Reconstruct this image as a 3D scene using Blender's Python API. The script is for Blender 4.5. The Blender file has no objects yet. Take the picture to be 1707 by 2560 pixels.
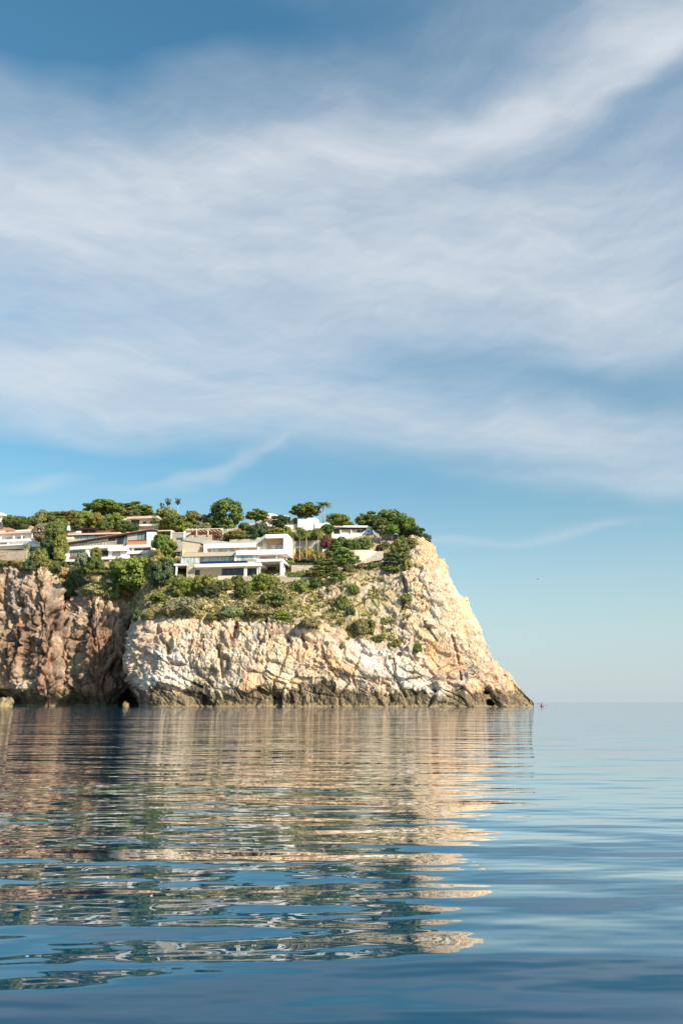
import bpy, math, random
import numpy as np
from mathutils import Vector, Matrix
from mathutils.bvhtree import BVHTree

R = math.radians
scene = bpy.context.scene
COL = scene.collection

# ------------------------------------------------------------------ camera
W, H, F = 1707.0, 2560.0, 1950.0            # photograph size and focal length in its pixels
PITCH = math.atan((1756.5 - 1280.0) / F)    # horizon row of the photograph
CAM_H = 1.1
cam_data = bpy.data.cameras.new('camera')
cam_data.sensor_fit = 'VERTICAL'
cam_data.sensor_height = 36.0
cam_data.lens = F / H * 36.0
cam_data.clip_start = 0.1
cam_data.clip_end = 90000.0
cam = bpy.data.objects.new('camera', cam_data)
COL.objects.link(cam)
cam.location = (0, 0, CAM_H)
cam.rotation_euler = (math.pi / 2 + PITCH, 0, 0)
scene.camera = cam

# ------------------------------------------------------------------ exposure
vs = scene.view_settings
vs.view_transform = 'Standard'
vs.look = 'None'
vs.gamma = 1.0
vs.exposure = 0.60
scene.cycles.max_bounces = 8
scene.cycles.sample_clamp_indirect = 6.0

# ------------------------------------------------------------------ sun
SUN_AZ, SUN_EL = R(48), R(30)      # from straight behind the camera, turning to its right; height
sun_dir = Vector((math.cos(SUN_EL) * math.sin(SUN_AZ), -math.cos(SUN_EL) * math.cos(SUN_AZ), math.sin(SUN_EL)))
sd = bpy.data.lights.new('sun', 'SUN')
sd.energy = 5.0
sd.angle = R(0.53)
sd.color = (1.0, 0.87, 0.68)
sun = bpy.data.objects.new('sun', sd)
COL.objects.link(sun)
sun.rotation_euler = (-sun_dir).to_track_quat('-Z', 'Y').to_euler()
sun.location = (60, -60, 80)


# ------------------------------------------------------------------ node helper
class S:
    """a shader socket with arithmetic"""
    nt = None
    def __init__(s, sock): s.s = sock
    @staticmethod
    def m(op, *a, clamp=False):
        n = S.nt.nodes.new('ShaderNodeMath'); n.operation = op; n.use_clamp = clamp
        for i, v in enumerate(a):
            if isinstance(v, S): S.nt.links.new(v.s, n.inputs[i])
            else: n.inputs[i].default_value = float(v)
        return S(n.outputs[0])
    def __add__(a, b): return S.m('ADD', a, b)
    def __radd__(a, b): return S.m('ADD', b, a)
    def __sub__(a, b): return S.m('SUBTRACT', a, b)
    def __rsub__(a, b): return S.m('SUBTRACT', b, a)
    def __mul__(a, b): return S.m('MULTIPLY', a, b)
    def __rmul__(a, b): return S.m('MULTIPLY', b, a)
    def __truediv__(a, b): return S.m('DIVIDE', a, b)
    def __neg__(a): return S.m('MULTIPLY', a, -1)
    def clamp(a): return S.m('ADD', a, 0, clamp=True)

def smooth(x, lo, hi, o0=0.0, o1=1.0):
    n = S.nt.nodes.new('ShaderNodeMapRange'); n.interpolation_type = 'SMOOTHSTEP'
    S.nt.links.new(x.s, n.inputs['Value'])
    for k, v in (('From Min', lo), ('From Max', hi), ('To Min', o0), ('To Max', o1)):
        if isinstance(v, S): S.nt.links.new(v.s, n.inputs[k])
        else: n.inputs[k].default_value = v
    return S(n.outputs['Result'])
def xyz(x, y, z):
    n = S.nt.nodes.new('ShaderNodeCombineXYZ')
    for i, v in enumerate((x, y, z)):
        if isinstance(v, S): S.nt.links.new(v.s, n.inputs[i])
        else: n.inputs[i].default_value = v
    return S(n.outputs[0])
def sep(v):
    n = S.nt.nodes.new('ShaderNodeSeparateXYZ'); S.nt.links.new(v.s, n.inputs[0])
    return [S(o) for o in n.outputs]
def noise(vec, scale, detail=3.0, rough=0.5, dist=0.0, color=False):
    n = S.nt.nodes.new('ShaderNodeTexNoise')
    S.nt.links.new(vec.s, n.inputs['Vector'])
    n.inputs['Scale'].default_value = scale; n.inputs['Detail'].default_value = detail
    n.inputs['Roughness'].default_value = rough; n.inputs['Distortion'].default_value = dist
    return S(n.outputs['Color' if color else 0])
def voronoi(vec, scale, feature='F1', out='Distance'):
    n = S.nt.nodes.new('ShaderNodeTexVoronoi'); n.feature = feature
    S.nt.links.new(vec.s, n.inputs['Vector']); n.inputs['Scale'].default_value = scale
    return S(n.outputs[out])
def mixc(f, a, b, mode='MIX'):
    n = S.nt.nodes.new('ShaderNodeMix'); n.data_type = 'RGBA'; n.blend_type = mode; n.clamp_factor = True
    for i, v in ((0, f), (6, a), (7, b)):
        if isinstance(v, S): S.nt.links.new(v.s, n.inputs[i])
        elif i == 0: n.inputs[0].default_value = v
        else: n.inputs[i].default_value = (*v, 1) if len(v) == 3 else v
    return S(n.outputs[2])
def mapping(vec, scale=(1, 1, 1), rot=(0, 0, 0)):
    n = S.nt.nodes.new('ShaderNodeMapping'); S.nt.links.new(vec.s, n.inputs[0])
    n.inputs['Scale'].default_value = scale; n.inputs['Rotation'].default_value = rot
    return S(n.outputs[0])
def texco(which='Object'):
    n = S.nt.nodes.new('ShaderNodeTexCoord'); return S(n.outputs[which])
def bump(height, dist=0.1, strength=1.0):
    n = S.nt.nodes.new('ShaderNodeBump'); S.nt.links.new(height.s, n.inputs['Height'])
    n.inputs['Distance'].default_value = dist; n.inputs['Strength'].default_value = strength
    return S(n.outputs[0])


# ------------------------------------------------------------------ pixel <-> world
CT, ST = math.cos(PITCH), math.sin(PITCH)
def ray(px, py):
    u = (px - W / 2) / F; v = (H / 2 - py) / F
    return Vector((u, CT - v * ST, ST + v * CT))
def at(px, py, Y):
    d = ray(px, py); t = Y / d.y
    return Vector((d.x * t, Y, CAM_H + d.z * t))
def azel(px, py):
    d = ray(px, py)
    return math.degrees(math.atan2(d.x, d.y)), math.degrees(math.atan2(d.z, math.hypot(d.x, d.y)))

# ------------------------------------------------------------------ world: sky with high thin cloud
world = bpy.data.worlds.new('World'); scene.world = world; world.use_nodes = True
nt = world.node_tree; nt.nodes.clear(); S.nt = nt
gen = texco('Generated')
sky = nt.nodes.new('ShaderNodeTexSky'); sky.sky_type = 'NISHITA'; sky.sun_disc = False
sky.sun_elevation = SUN_EL
sky.sun_rotation = math.pi - SUN_AZ      # 0 = +Y, clockwise: the sun stands behind the camera and to its right
sky.air_density = 1.0; sky.dust_density = 0.6; sky.ozone_density = 1.6; sky.altitude = 0
gx, gy, gz = sep(gen)
az = S.m('MULTIPLY', S.m('ARCTAN2', gx, gy), 57.2958)
el = S.m('MULTIPLY', S.m('ARCSINE', gz), 57.2958)
wv = xyz(az * 0.05, el * 0.09, 0.0)
wn = noise(wv, 1.3, 3, 0.55, color=True)
w1, w2, _ = sep(wn)
azw = az + (w1 - 0.5) * 9.0
elw = el + (w2 - 0.5) * 5.0

def blob(px, py, rx, ry, deg, amp, power=1.0):
    """soft oriented patch given in photograph pixels, turned into sky angles"""
    a0, e0 = azel(px, py)
    ax, ex = azel(px + 40, py); ay, ey = azel(px, py - 40)
    sx = abs(ax - a0) / 40; sy = abs(ey - e0) / 40
    da = azw - a0; de = elw - e0
    da = da / sx; de = de / sy          # back to local pixels (y up)
    c, s_ = math.cos(R(deg)), math.sin(R(deg))
    u = (da * c + de * s_) / rx
    v = (de * c - da * s_) / ry
    q = u * u + v * v
    return S.m('EXPONENT', S.m('MULTIPLY', q, -1.0)) * amp

# local streak fields (cirrus combed along slightly rising lines)
def streak(deg, sx, sy, scale, detail=5, rough=0.55, off=0.0):
    c, s_ = math.cos(R(deg)), math.sin(R(deg))
    u = (azw * c + elw * s_) * sx; v = (elw * c - azw * s_) * sy
    return noise(xyz(u, v, off), scale, detail, rough)
CLOUDS = [
    # px, py, rx, ry, angle, amount
    (20, 500, 430, 100, -4, .75), (380, 450, 420, 95, 6, .85), (820, 395, 400, 72, 8, 1.05), (1130, 345, 300, 62, 14, .70),
    (1350, 265, 280, 50, 22, 1.15), (1610, 140, 280, 58, 28, 1.35), (1560, 40, 240, 80, 28, .60),
    (300, 290, 420, 70, 4, .22), (900, 230, 420, 50, 8, .14),
    (250, 660, 700, 170, 2, .50), (820, 620, 560, 170, 3, .55), (1330, 640, 480, 160, -4, .85), (1600, 780, 330, 95, -12, .85),
    (640, 850, 560, 70, 12, .45), (120, 945, 560, 105, -1, .85), (640, 1010, 420, 70, 6, .55),
    (1480, 1095, 400, 78, -8, .80), (1050, 1065, 420, 50, -2, .50), (1640, 1200, 320, 42, -6, .50),
    (570, 1165, 150, 18, 22, .38), (400, 1205, 150, 13, 12, .20), (95, 1215, 90, 20, 14, .28),
    (1400, 1335, 150, 13, 4, .26), (1120, 1352, 140, 11, -3, .26), (1300, 1185, 200, 14, -6, .16),
    (1480, 925, 350, 50, -12, -.16), (930, 945, 220, 40, 16, -.10), (1200, 890, 260, 34, 6, -.04),
    (1560, 390, 320, 60, 16, .16), (950, 510, 280, 30, 9, -.14), (420, 30, 900, 170, 4, -.26), (40, 80, 420, 150, 0, -.18), (700, 170, 500, 50, 8, .10), (150, 1135, 500, 40, 0, -.15),
]
dens = None
for c_ in CLOUDS:
    b = blob(*c_); dens = b if dens is None else dens + b
st1 = streak(13, 0.045, 0.30, 2.4, 6, 0.58)
st2 = streak(-6, 0.06, 0.26, 1.7, 6, 0.60, 7.3)
st3 = streak(24, 0.10, 0.75, 3.0, 5, 0.55, 3.1)
soft1 = noise(xyz(azw * 0.03, elw * 0.07, 5.0), 2.0, 4, 0.5)
tex = st1 * 0.34 + st2 * 0.26 + st3 * 0.16 + soft1 * 0.24
veil = smooth(el, 15.0, 22.0) * 0.24
cover = (dens + veil) * smooth(tex, 0.34, 0.66, 0.76, 1.20)
cover = S.m('SUBTRACT', 1.0, S.m('EXPONENT', cover * -1.22))
cover = cover * smooth(el, 1.0, 9.0, 0.15, 1.0)
front = smooth(gy, -0.1, 0.25)
generic = smooth(noise(xyz(gx, gy, gz * 2.5), 2.2, 5, 0.55), 0.42, 0.78) * 0.65
cover = cover * front + generic * (1.0 - front)
cover = cover.clamp()
skyc = S(sky.outputs[0])
# this shore's air: a deeper, slightly green blue above, milk at the horizon
hs = nt.nodes.new('ShaderNodeHueSaturation'); nt.links.new(skyc.s, hs.inputs['Color'])
hs.inputs['Saturation'].default_value = 1.12
tint = mixc(1.0, S(hs.outputs[0]), (0.74, 1.14, 1.02), 'MULTIPLY')
low = smooth(el, 12.0, 34.0, 1.0, 0.0)
tint = mixc(low, tint, mixc(1.0, tint, (0.96, 0.80, 0.78), 'MULTIPLY'))
hz = smooth(el, -3.0, 19.0, 1.0, 0.0)
horizon = mixc(hz * 0.97, tint, (3.15, 3.58, 3.98))
cloudc = mixc(smooth(st2, 0.3, 0.7), (3.65, 4.0, 4.4), (4.4, 4.6, 4.85))
final = mixc(cover * 0.92, horizon, cloudc)
bg = nt.nodes.new('ShaderNodeBackground'); bg.inputs['Strength'].default_value = 0.117
nt.links.new(final.s, bg.inputs['Color'])
wo = nt.nodes.new('ShaderNodeOutputWorld'); nt.links.new(bg.outputs[0], wo.inputs[0])

# ------------------------------------------------------------------ scene-graph helpers
def tag(o, label=None, cat=None, group=None, kind=None):
    if label: o['label'] = label
    if cat: o['category'] = cat
    if group: o['group'] = group
    if kind: o['kind'] = kind
    return o
def empty(name, loc, rz=0.0):
    o = bpy.data.objects.new(name, None); COL.objects.link(o)
    o.location = loc; o.rotation_euler = (0, 0, rz); o.empty_display_size = 0.3
    return o
class MB:
    """collects faces, links them as one mesh object"""
    def __init__(s): s.v = []; s.f = []
    def add(s, vs, fs):
        n = len(s.v); s.v += [tuple(v) for v in vs]; s.f += [tuple(i + n for i in f) for f in fs]; return s
    def box(s, x0, x1, y0, y1, z0, z1):
        x0, x1 = min(x0, x1), max(x0, x1); y0, y1 = min(y0, y1), max(y0, y1); z0, z1 = min(z0, z1), max(z0, z1)
        v = [(x0, y0, z0), (x1, y0, z0), (x1, y1, z0), (x0, y1, z0), (x0, y0, z1), (x1, y0, z1), (x1, y1, z1), (x0, y1, z1)]
        return s.add(v, [(0, 3, 2, 1), (4, 5, 6, 7), (0, 1, 5, 4), (1, 2, 6, 5), (2, 3, 7, 6), (3, 0, 4, 7)])
    def prism(s, pts, y0, y1):
        """outline in the x-z plane pushed from y0 back to y1"""
        n = len(pts)
        v = [(p[0], y0, p[1]) for p in pts] + [(p[0], y1, p[1]) for p in pts]
        f = [tuple(range(n)), tuple(range(2 * n - 1, n - 1, -1))] + [((i + 1) % n, i, i + n, (i + 1) % n + n) for i in range(n)]
        return s.add(v, f)
    def tube(s, pts, rads, n=6, cap=True):
        pts = [Vector(p) for p in pts]; rings = []
        for i, p in enumerate(pts):
            d = (pts[min(i + 1, len(pts) - 1)] - pts[max(i - 1, 0)]).normalized()
            a = d.cross(Vector((0, 1, 0.13))).normalized(); b = d.cross(a)
            r = rads[i] if hasattr(rads, '__len__') else rads
            rings.append([p + a * (r * math.cos(2 * math.pi * k / n)) + b * (r * math.sin(2 * math.pi * k / n)) for k in range(n)])
        v = [q for rg in rings for q in rg]
        f = [(i * n + k, i * n + (k + 1) % n, (i + 1) * n + (k + 1) % n, (i + 1) * n + k) for i in range(len(pts) - 1) for k in range(n)]
        if cap: f += [tuple(range(n - 1, -1, -1)), tuple((len(pts) - 1) * n + k for k in range(n))]
        return s.add(v, f)
    def mesh(s, name, mat, smooth_=False):
        me = bpy.data.meshes.new(name); me.from_pydata(s.v, [], s.f); me.update()
        if mat: me.materials.append(mat)
        if smooth_: me.shade_smooth()
        return me
    def build(s, name, mat, parent=None, smooth_=False):
        o = bpy.data.objects.new(name, s.mesh(name, mat, smooth_)); COL.objects.link(o)
        if parent: o.parent = parent
        return o
def np_mesh(name, v, f, mat, smooth_=False):
    """v (n,3) float, f (m,4) int"""
    me = bpy.data.meshes.new(name)
    me.vertices.add(len(v)); me.vertices.foreach_set('co', np.asarray(v, np.float32).ravel())
    k = f.shape[1]
    me.loops.add(len(f) * k); me.loops.foreach_set('vertex_index', np.asarray(f, np.int32).ravel())
    me.polygons.add(len(f)); me.polygons.foreach_set('loop_start', np.arange(len(f), dtype=np.int32) * k)
    me.update(calc_edges=True)
    if mat: me.materials.append(mat)
    if smooth_: me.shade_smooth()
    return me

# ------------------------------------------------------------------ materials
def new_mat(name):
    m = bpy.data.materials.new(name); m.use_nodes = True
    S.nt = m.node_tree; S.nt.nodes.clear()
    out = S.nt.nodes.new('ShaderNodeOutputMaterial'); b = S.nt.nodes.new('ShaderNodeBsdfPrincipled')
    S.nt.links.new(b.outputs[0], out.inputs[0])
    return m, b
def plug(b, key, v):
    if isinstance(v, S): S.nt.links.new(v.s, b.inputs[key])
    else: b.inputs[key].default_value = (*v, 1) if hasattr(v, '__len__') and len(v) == 3 else v
def plain(name, col, rough=0.7, var=0.12, scale=0.6, bumpd=0.0, spec=0.3):
    """weathered matt surface: base colour with uneven patches and faint streaks"""
    m, b = new_mat(name)
    co = texco('Object')
    n = noise(co, scale, 4, 0.6); n2 = noise(mapping(co, (3, 3, .5)), scale * 2, 3, 0.6)
    f = (n - 0.5) * 1.4 + (n2 - 0.5) * 0.8 + 0.5
    lo = tuple(c * (1 - var) for c in col); hi = tuple(min(c * (1 + var * .6), .9) for c in col)
    plug(b, 'Base Color', mixc(f.clamp(), lo, hi)); plug(b, 'Roughness', rough)
    b.inputs['Specular IOR Level'].default_value = spec
    if bumpd: plug(b, 'Normal', bump(noise(co, scale * 6, 4, .6), bumpd))
    return m
def stone_mat(name, c1, c2, mortar, scale=1.6):
    m, b = new_mat(name)
    co = texco('Object'); cm = mapping(co, (1, 1, 1.7))
    cell = voronoi(cm, scale, 'F1', 'Color'); edge = voronoi(cm, scale, 'DISTANCE_TO_EDGE')
    r, g, _ = sep(cell)
    col = mixc(r, c1, c2)
    col = mixc(smooth(edge, 0.0, 0.10, 1.0, 0.0), col, mortar)
    col = mixc(noise(co, .5, 3), col, (0.5, 0.42, 0.3), 'MULTIPLY') if False else col
    plug(b, 'Base Color', col); plug(b, 'Roughness', 0.9)
    plug(b, 'Normal', bump(smooth(edge, 0.0, 0.15), 0.08))
    return m
M = {}
M['white'] = plain('white_render', (0.80, 0.77, 0.74), 0.7, 0.07)
M['cream'] = plain('cream_render', (0.66, 0.57, 0.45), 0.8, 0.10)
M['beige'] = plain('beige_cladding', (0.52, 0.45, 0.34), 0.8, 0.12, 1.0)
M['pinkroof'] = plain('pale_pink_roof', (0.62, 0.47, 0.39), 0.8, 0.12)
M['terracotta'] = plain('terracotta_tiles', (0.50, 0.26, 0.15), 0.8, 0.25, 1.5)
M['grey'] = plain('grey_concrete', (0.42, 0.40, 0.36), 0.8, 0.14)
M['darkwood'] = plain('dark_brown_wood', (0.045, 0.028, 0.022), 0.6, 0.3)
M['wood'] = plain('orange_wood', (0.52, 0.27, 0.14), 0.6, 0.25, 2.0)
M['red'] = plain('red_fabric', (0.36, 0.07, 0.04), 0.7, 0.2)
M['maroon'] = plain('maroon_wall', (0.14, 0.045, 0.035), 0.8, 0.35, 1.0)
M['metal'] = plain('grey_metal', (0.33, 0.34, 0.34), 0.4, 0.1)
M['darkmetal'] = plain('dark_metal', (0.03, 0.03, 0.035), 0.5, 0.1)
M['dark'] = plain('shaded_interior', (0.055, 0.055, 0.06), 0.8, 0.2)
M['rubble'] = stone_mat('rubble_stone', (0.66, 0.56, 0.45), (0.46, 0.38, 0.30), (0.34, 0.27, 0.20), 2.4)
M['stone'] = stone_mat('pale_stone', (0.60, 0.54, 0.44), (0.47, 0.41, 0.33), (0.36, 0.31, 0.25), 1.4)
M['canvas'] = plain('white_canvas', (0.80, 0.78, 0.74), 0.8, 0.05)
M['hull'] = plain('red_plastic', (0.24, 0.03, 0.07), 0.35, 0.05, 1.0, 0, .5)
M['skin'] = plain('skin', (0.45, 0.26, 0.18), 0.6, 0.05)
M['shirt'] = plain('dark_clothing', (0.05, 0.04, 0.06), 0.8, 0.1)
M['hair'] = plain('dark_hair', (0.02, 0.015, 0.01), 0.7, 0.1)
M['feather'] = plain('dark_feathers', (0.08, 0.08, 0.085), 0.7, 0.2)
M['bark'] = plain('bark', (0.22, 0.16, 0.11), 0.9, 0.35, 2.0)
M['palmbark'] = plain('palm_bark', (0.36, 0.28, 0.18), 0.9, 0.25, 2.0)
M['palebark'] = plain('pale_bark', (0.40, 0.36, 0.32), 0.9, 0.25, 2.0)
M['tile'] = plain('pool_tiles', (0.012, 0.016, 0.115), 0.15, 0.15, 2.0, 0, .6)

def glass(name, col, rough=0.08, var=0.35, tr=None):
    m, b = new_mat(name)
    co = texco('Object')
    n = noise(mapping(co, (1.2, 1, .3)), 1.1, 3, 0.5)
    lo = tuple(c * (1 - var) for c in col); hi = tuple(c * (1 + var) for c in col)
    plug(b, 'Base Color', mixc(smooth(n, .35, .65), lo, hi)); plug(b, 'Roughness', rough)
    b.inputs['Specular IOR Level'].default_value = 0.6
    return m
M['curtain'] = glass('glass_over_pale_curtains', (0.42, 0.47, 0.45))
M['teal'] = glass('teal_glass', (0.17, 0.26, 0.27))
M['dglass'] = glass('dark_glass', (0.03, 0.035, 0.04))
M['blind'] = glass('glass_over_beige_blinds', (0.36, 0.32, 0.27), 0.3, .15)

# foliage: colour comes from the plant's own colour, broken up leaf by leaf
def leaf_mat(name, rough=0.75, vary=0.35):
    m, b = new_mat(name)
    oi = S.nt.nodes.new('ShaderNodeObjectInfo')
    geo = S.nt.nodes.new('ShaderNodeNewGeometry')
    co = texco('Object')
    n = noise(co, 0.55, 2, 0.5)
    rnd = S(geo.outputs['Random Per Island'])
    k = (n - 0.5) * 1.6 + (rnd - 0.5) * 1.2
    c = S(oi.outputs['Color'])
    dark = mixc(1.0, c, (0.50, 0.62, 0.62), 'MULTIPLY'); lite = mixc(1.0, c, (1.5, 1.42, 1.05), 'MULTIPLY')
    col = mixc((k + 0.5).clamp(), dark, lite)
    plug(b, 'Base Color', col); plug(b, 'Roughness', rough)
    b.inputs['Specular IOR Level'].default_value = 0.25
    out = S.nt.nodes['Material Output']
    tl = S.nt.nodes.new('ShaderNodeBsdfTranslucent'); S.nt.links.new(col.s, tl.inputs[0])
    mx = S.nt.nodes.new('ShaderNodeMixShader'); mx.inputs[0].default_value = 0.22
    S.nt.links.new(b.outputs[0], mx.inputs[1]); S.nt.links.new(tl.outputs[0], mx.inputs[2])
    S.nt.links.new(mx.outputs[0], out.inputs[0])
    return m
M['leaf'] = leaf_mat('foliage')

# rock: pale limestone with iron stains, red-brown cove rock darkened to carry some of its shade, tide band, thin soil on the slope
m, b = new_mat('limestone'); M['rock'] = m
co = texco('Object'); px_, py_, pz_ = sep(co)
att = S.nt.nodes.new('ShaderNodeVertexColor'); att.layer_name = 'masks'
soil, cove, warm = sep(S(att.outputs['Color']))
big = noise(co, 0.055, 4, 0.55); mid = noise(co, 0.22, 5, 0.6); fine = noise(co, 1.3, 5, 0.65)
vert = noise(mapping(co, (1, 1, 0.28)), 0.35, 5, 0.62)
strat = noise(mapping(co, (0.35, 0.35, 1.6), (0, R(28), 0)), 0.55, 5, 0.6)
col = mixc(smooth(mid, .36, .64), (0.40, 0.32, 0.24), (0.68, 0.56, 0.42))
col = mixc(smooth(strat, .50, .66) * 0.75, col, (0.73, 0.66, 0.575))
col = mixc(smooth(strat, .36, .47, 1.0, 0.0) * 0.55, col, (0.30, 0.27, 0.25))
pale = S(att.outputs['Alpha'])
col = mixc(smooth(noise(mapping(co, (1, 1, .5)), 0.13, 5, .65), .49, .60) * .70, col, (0.40, 0.375, 0.35))
col = mixc(smooth(noise(mapping(co, (1, 1, .6)), 0.14, 4, .6), .51, .62) * .7, col, (0.64, 0.42, 0.30))
iron = smooth(big * 0.6 + vert * 0.4, 0.485, 0.60)
col = mixc(iron * 0.85, col, (0.62, 0.375, 0.20))
col = mixc(warm * smooth(vert, .36, .60) * 0.85, col, (0.75, 0.565, 0.34))
col = mixc(pale * smooth(strat + mid, .78, 1.06) * .9, col, (0.68, 0.635, 0.585))
rust = smooth(noise(co, 0.16, 5, .65), 0.60, 0.70)
col = mixc(rust * 0.6, col, (0.36, 0.15, 0.075))
covc = mixc(smooth(vert, .38, .62), (0.095, 0.060, 0.043), (0.32, 0.195, 0.13))  # red-brown rock, its dark tones deepened to add cove shade
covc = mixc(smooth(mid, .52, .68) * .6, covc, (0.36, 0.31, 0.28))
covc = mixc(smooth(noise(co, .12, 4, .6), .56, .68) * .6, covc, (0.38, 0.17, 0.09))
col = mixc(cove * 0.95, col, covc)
soilc = mixc(smooth(fine, .35, .65), (0.30, 0.225, 0.12), (0.54, 0.44, 0.28))
soilc = mixc(smooth(mid, .45, .6) * .5, soilc, (0.16, 0.17, 0.06))
col = mixc(soil * smooth(fine + mid, 0.80, 1.06), col, soilc)
tn = (noise(mapping(co, (1, 1, .1)), 0.09, 4, 0.6) - 0.5) * 12.0 + (fine - 0.5) * 3.0 + (vert - 0.5) * 5.0
tide = smooth(pz_ + tn, 3.9, 5.0, 1.0, 0.0)
tidec = mixc(smooth(vert, .4, .62), (0.065, 0.052, 0.036), (0.24, 0.19, 0.12))
col = mixc(tide * 0.93, col, tidec)
col = mixc(smooth(pz_ + (fine - .5) * .8, 0.45, 0.75, 1.0, 0.0) * 0.7, col, (0.30, 0.23, 0.13))
plug(b, 'Base Color', col); plug(b, 'Roughness', 0.88); b.inputs['Specular IOR Level'].default_value = 0.2
wob = noise(co, 0.8, 3, .6, color=True)
wv_ = S.nt.nodes.new('ShaderNodeVectorMath'); wv_.operation = 'MULTIPLY_ADD'; S.nt.links.new(wob.s, wv_.inputs[0]); wv_.inputs[1].default_value = (2.2, 2.2, 2.2); S.nt.links.new(co.s, wv_.inputs[2])
cr = voronoi(mapping(S(wv_.outputs[0]), (1, 1, .55), (0, R(20), 0)), 0.8, 'DISTANCE_TO_EDGE')
hgt = noise(co, 2.2, 6, 0.68) * 0.5 + noise(mapping(co, (1, 1, .35)), 1.1, 5, 0.65) * 0.7 + smooth(cr, 0.0, 0.09) * 0.24
plug(b, 'Normal', bump(hgt, 0.42))

# sea
m, b = new_mat('sea_water'); M['sea'] = m
co = texco('Object'); sx, sy, sz = sep(co)
EPS = 0.02
def wave_h(ox, oy):
    x = sx + ox; y = sy + oy
    v1 = xyz(x * 0.30 + y * 0.05, y * 1.0 - x * 0.06, 0.0)
    v2 = xyz(x * 0.40 - y * 0.08, y * 1.0 + x * 0.12, 4.0)
    h = noise(v1, 0.42, 1.0, 0.40) * 0.075
    h = h + noise(v2, 1.15, 1.0, 0.45) * 0.070
    h = h + noise(xyz(x * 0.30 + y * 0.08, y - x * 0.05, 14.0), 2.6, 1.0, 0.5) * 0.0230
    h = h + noise(xyz(x * 0.40 - y * 0.10, y, 21.0), 6.0, 1.0, 0.5) * 0.0062
    h = h + noise(xyz(x * 0.8, y, 9.0), 0.13, 1.0, 0.5) * 0.22
    return h
h0, hx, hy = wave_h(0, 0), wave_h(EPS, 0), wave_h(0, EPS)
calm = smooth(noise(xyz(sx * 0.35, sy, 2.0), 0.035, 3, 0.5), 0.35, 0.65, 0.75, 1.15)
gxn = (h0 - hx) * (1.0 / EPS) * calm; gyn = (h0 - hy) * (1.0 / EPS) * calm
nv = xyz(gxn, gyn, 1.0)
nn = S.nt.nodes.new('ShaderNodeVectorMath'); nn.operation = 'NORMALIZE'; S.nt.links.new(nv.s, nn.inputs[0])
T = S.nt
T.nodes.remove(b)
fr = T.nodes.new('ShaderNodeFresnel'); fr.inputs['IOR'].default_value = 1.33; T.links.new(nn.outputs[0], fr.inputs['Normal'])
fac = S.m('MINIMUM', (S(fr.outputs[0]) * 2.1 - 0.125).clamp(), 0.87)
df = T.nodes.new('ShaderNodeBsdfDiffuse'); df.inputs['Color'].default_value = (0.0, 0.050, 0.104, 1)
gl = T.nodes.new('ShaderNodeBsdfGlossy'); gl.inputs['Roughness'].default_value = 0.01; gl.inputs['Color'].default_value = (1, 1, 1, 1)
T.links.new(nn.outputs[0], gl.inputs['Normal'])
mx = T.nodes.new('ShaderNodeMixShader'); T.links.new(fac.s, mx.inputs[0]); T.links.new(df.outputs[0], mx.inputs[1]); T.links.new(gl.outputs[0], mx.inputs[2])
T.links.new(mx.outputs[0], T.nodes['Material Output'].inputs[0])

# ------------------------------------------------------------------ sea
SEA = MB(); SEA.add([(-40000, -2000, 0), (40000, -2000, 0), (40000, 60000, 0), (-40000, 60000, 0)], [(0, 1, 2, 3)])
sea = SEA.build('sea', M['sea']); tag(sea, kind='structure')

# ------------------------------------------------------------------ noise on arrays
rs = np.random.RandomState(7)
PERM = np.concatenate([rs.permutation(256)] * 3).astype(np.int64)
GR = rs.normal(size=(256, 3)); GR /= np.linalg.norm(GR, axis=1)[:, None]
RND = rs.rand(256, 8)
def hsh(i): return PERM[(PERM[(PERM[i[..., 0] & 255] + i[..., 1]) & 255] + i[..., 2]) & 255]
def perlin(p):
    i = np.floor(p).astype(np.int64); f = p - i; u = f * f * f * (f * (f * 6 - 15) + 10)
    out = 0
    for dx in (0, 1):
        for dy in (0, 1):
            for dz in (0, 1):
                d = np.array([dx, dy, dz])
                g = GR[hsh(i + d)]
                w = np.abs(1 - dx - u[:, 0]) * np.abs(1 - dy - u[:, 1]) * np.abs(1 - dz - u[:, 2])
                out = out + w * ((f - d) * g).sum(1)
    return out * 1.5
def fbm(p, oct=4, g=0.5):
    a, s, k = 1.0, 0, 1.0
    for o in range(oct):
        s = s + a * perlin(p * k + o * 17.3); a *= g; k *= 2.03
    return s
def facets(p, tilt=0.9):
    """broken rock: every cell a block with its own height and slope; returns height and crack distance"""
    i = np.floor(p).astype(np.int64)
    b1 = np.full(len(p), 9.0); b2 = np.full(len(p), 9.0); val = np.zeros(len(p))
    for dx in (-1, 0, 1):
        for dy in (-1, 0, 1):
            for dz in (-1, 0, 1):
                c = i + np.array([dx, dy, dz]); r = RND[hsh(c)]
                q = p - (c + r[:, :3]); d = np.sqrt((q * q).sum(1))
                v = (r[:, 3] - .5) + ((r[:, 4:7] - .5) * q).sum(1) * 2 * tilt
                near = d < b1
                b2 = np.where(near, b1, np.minimum(b2, d)); val = np.where(near, v, val); b1 = np.where(near, d, b1)
    return val, b2 - b1

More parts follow.
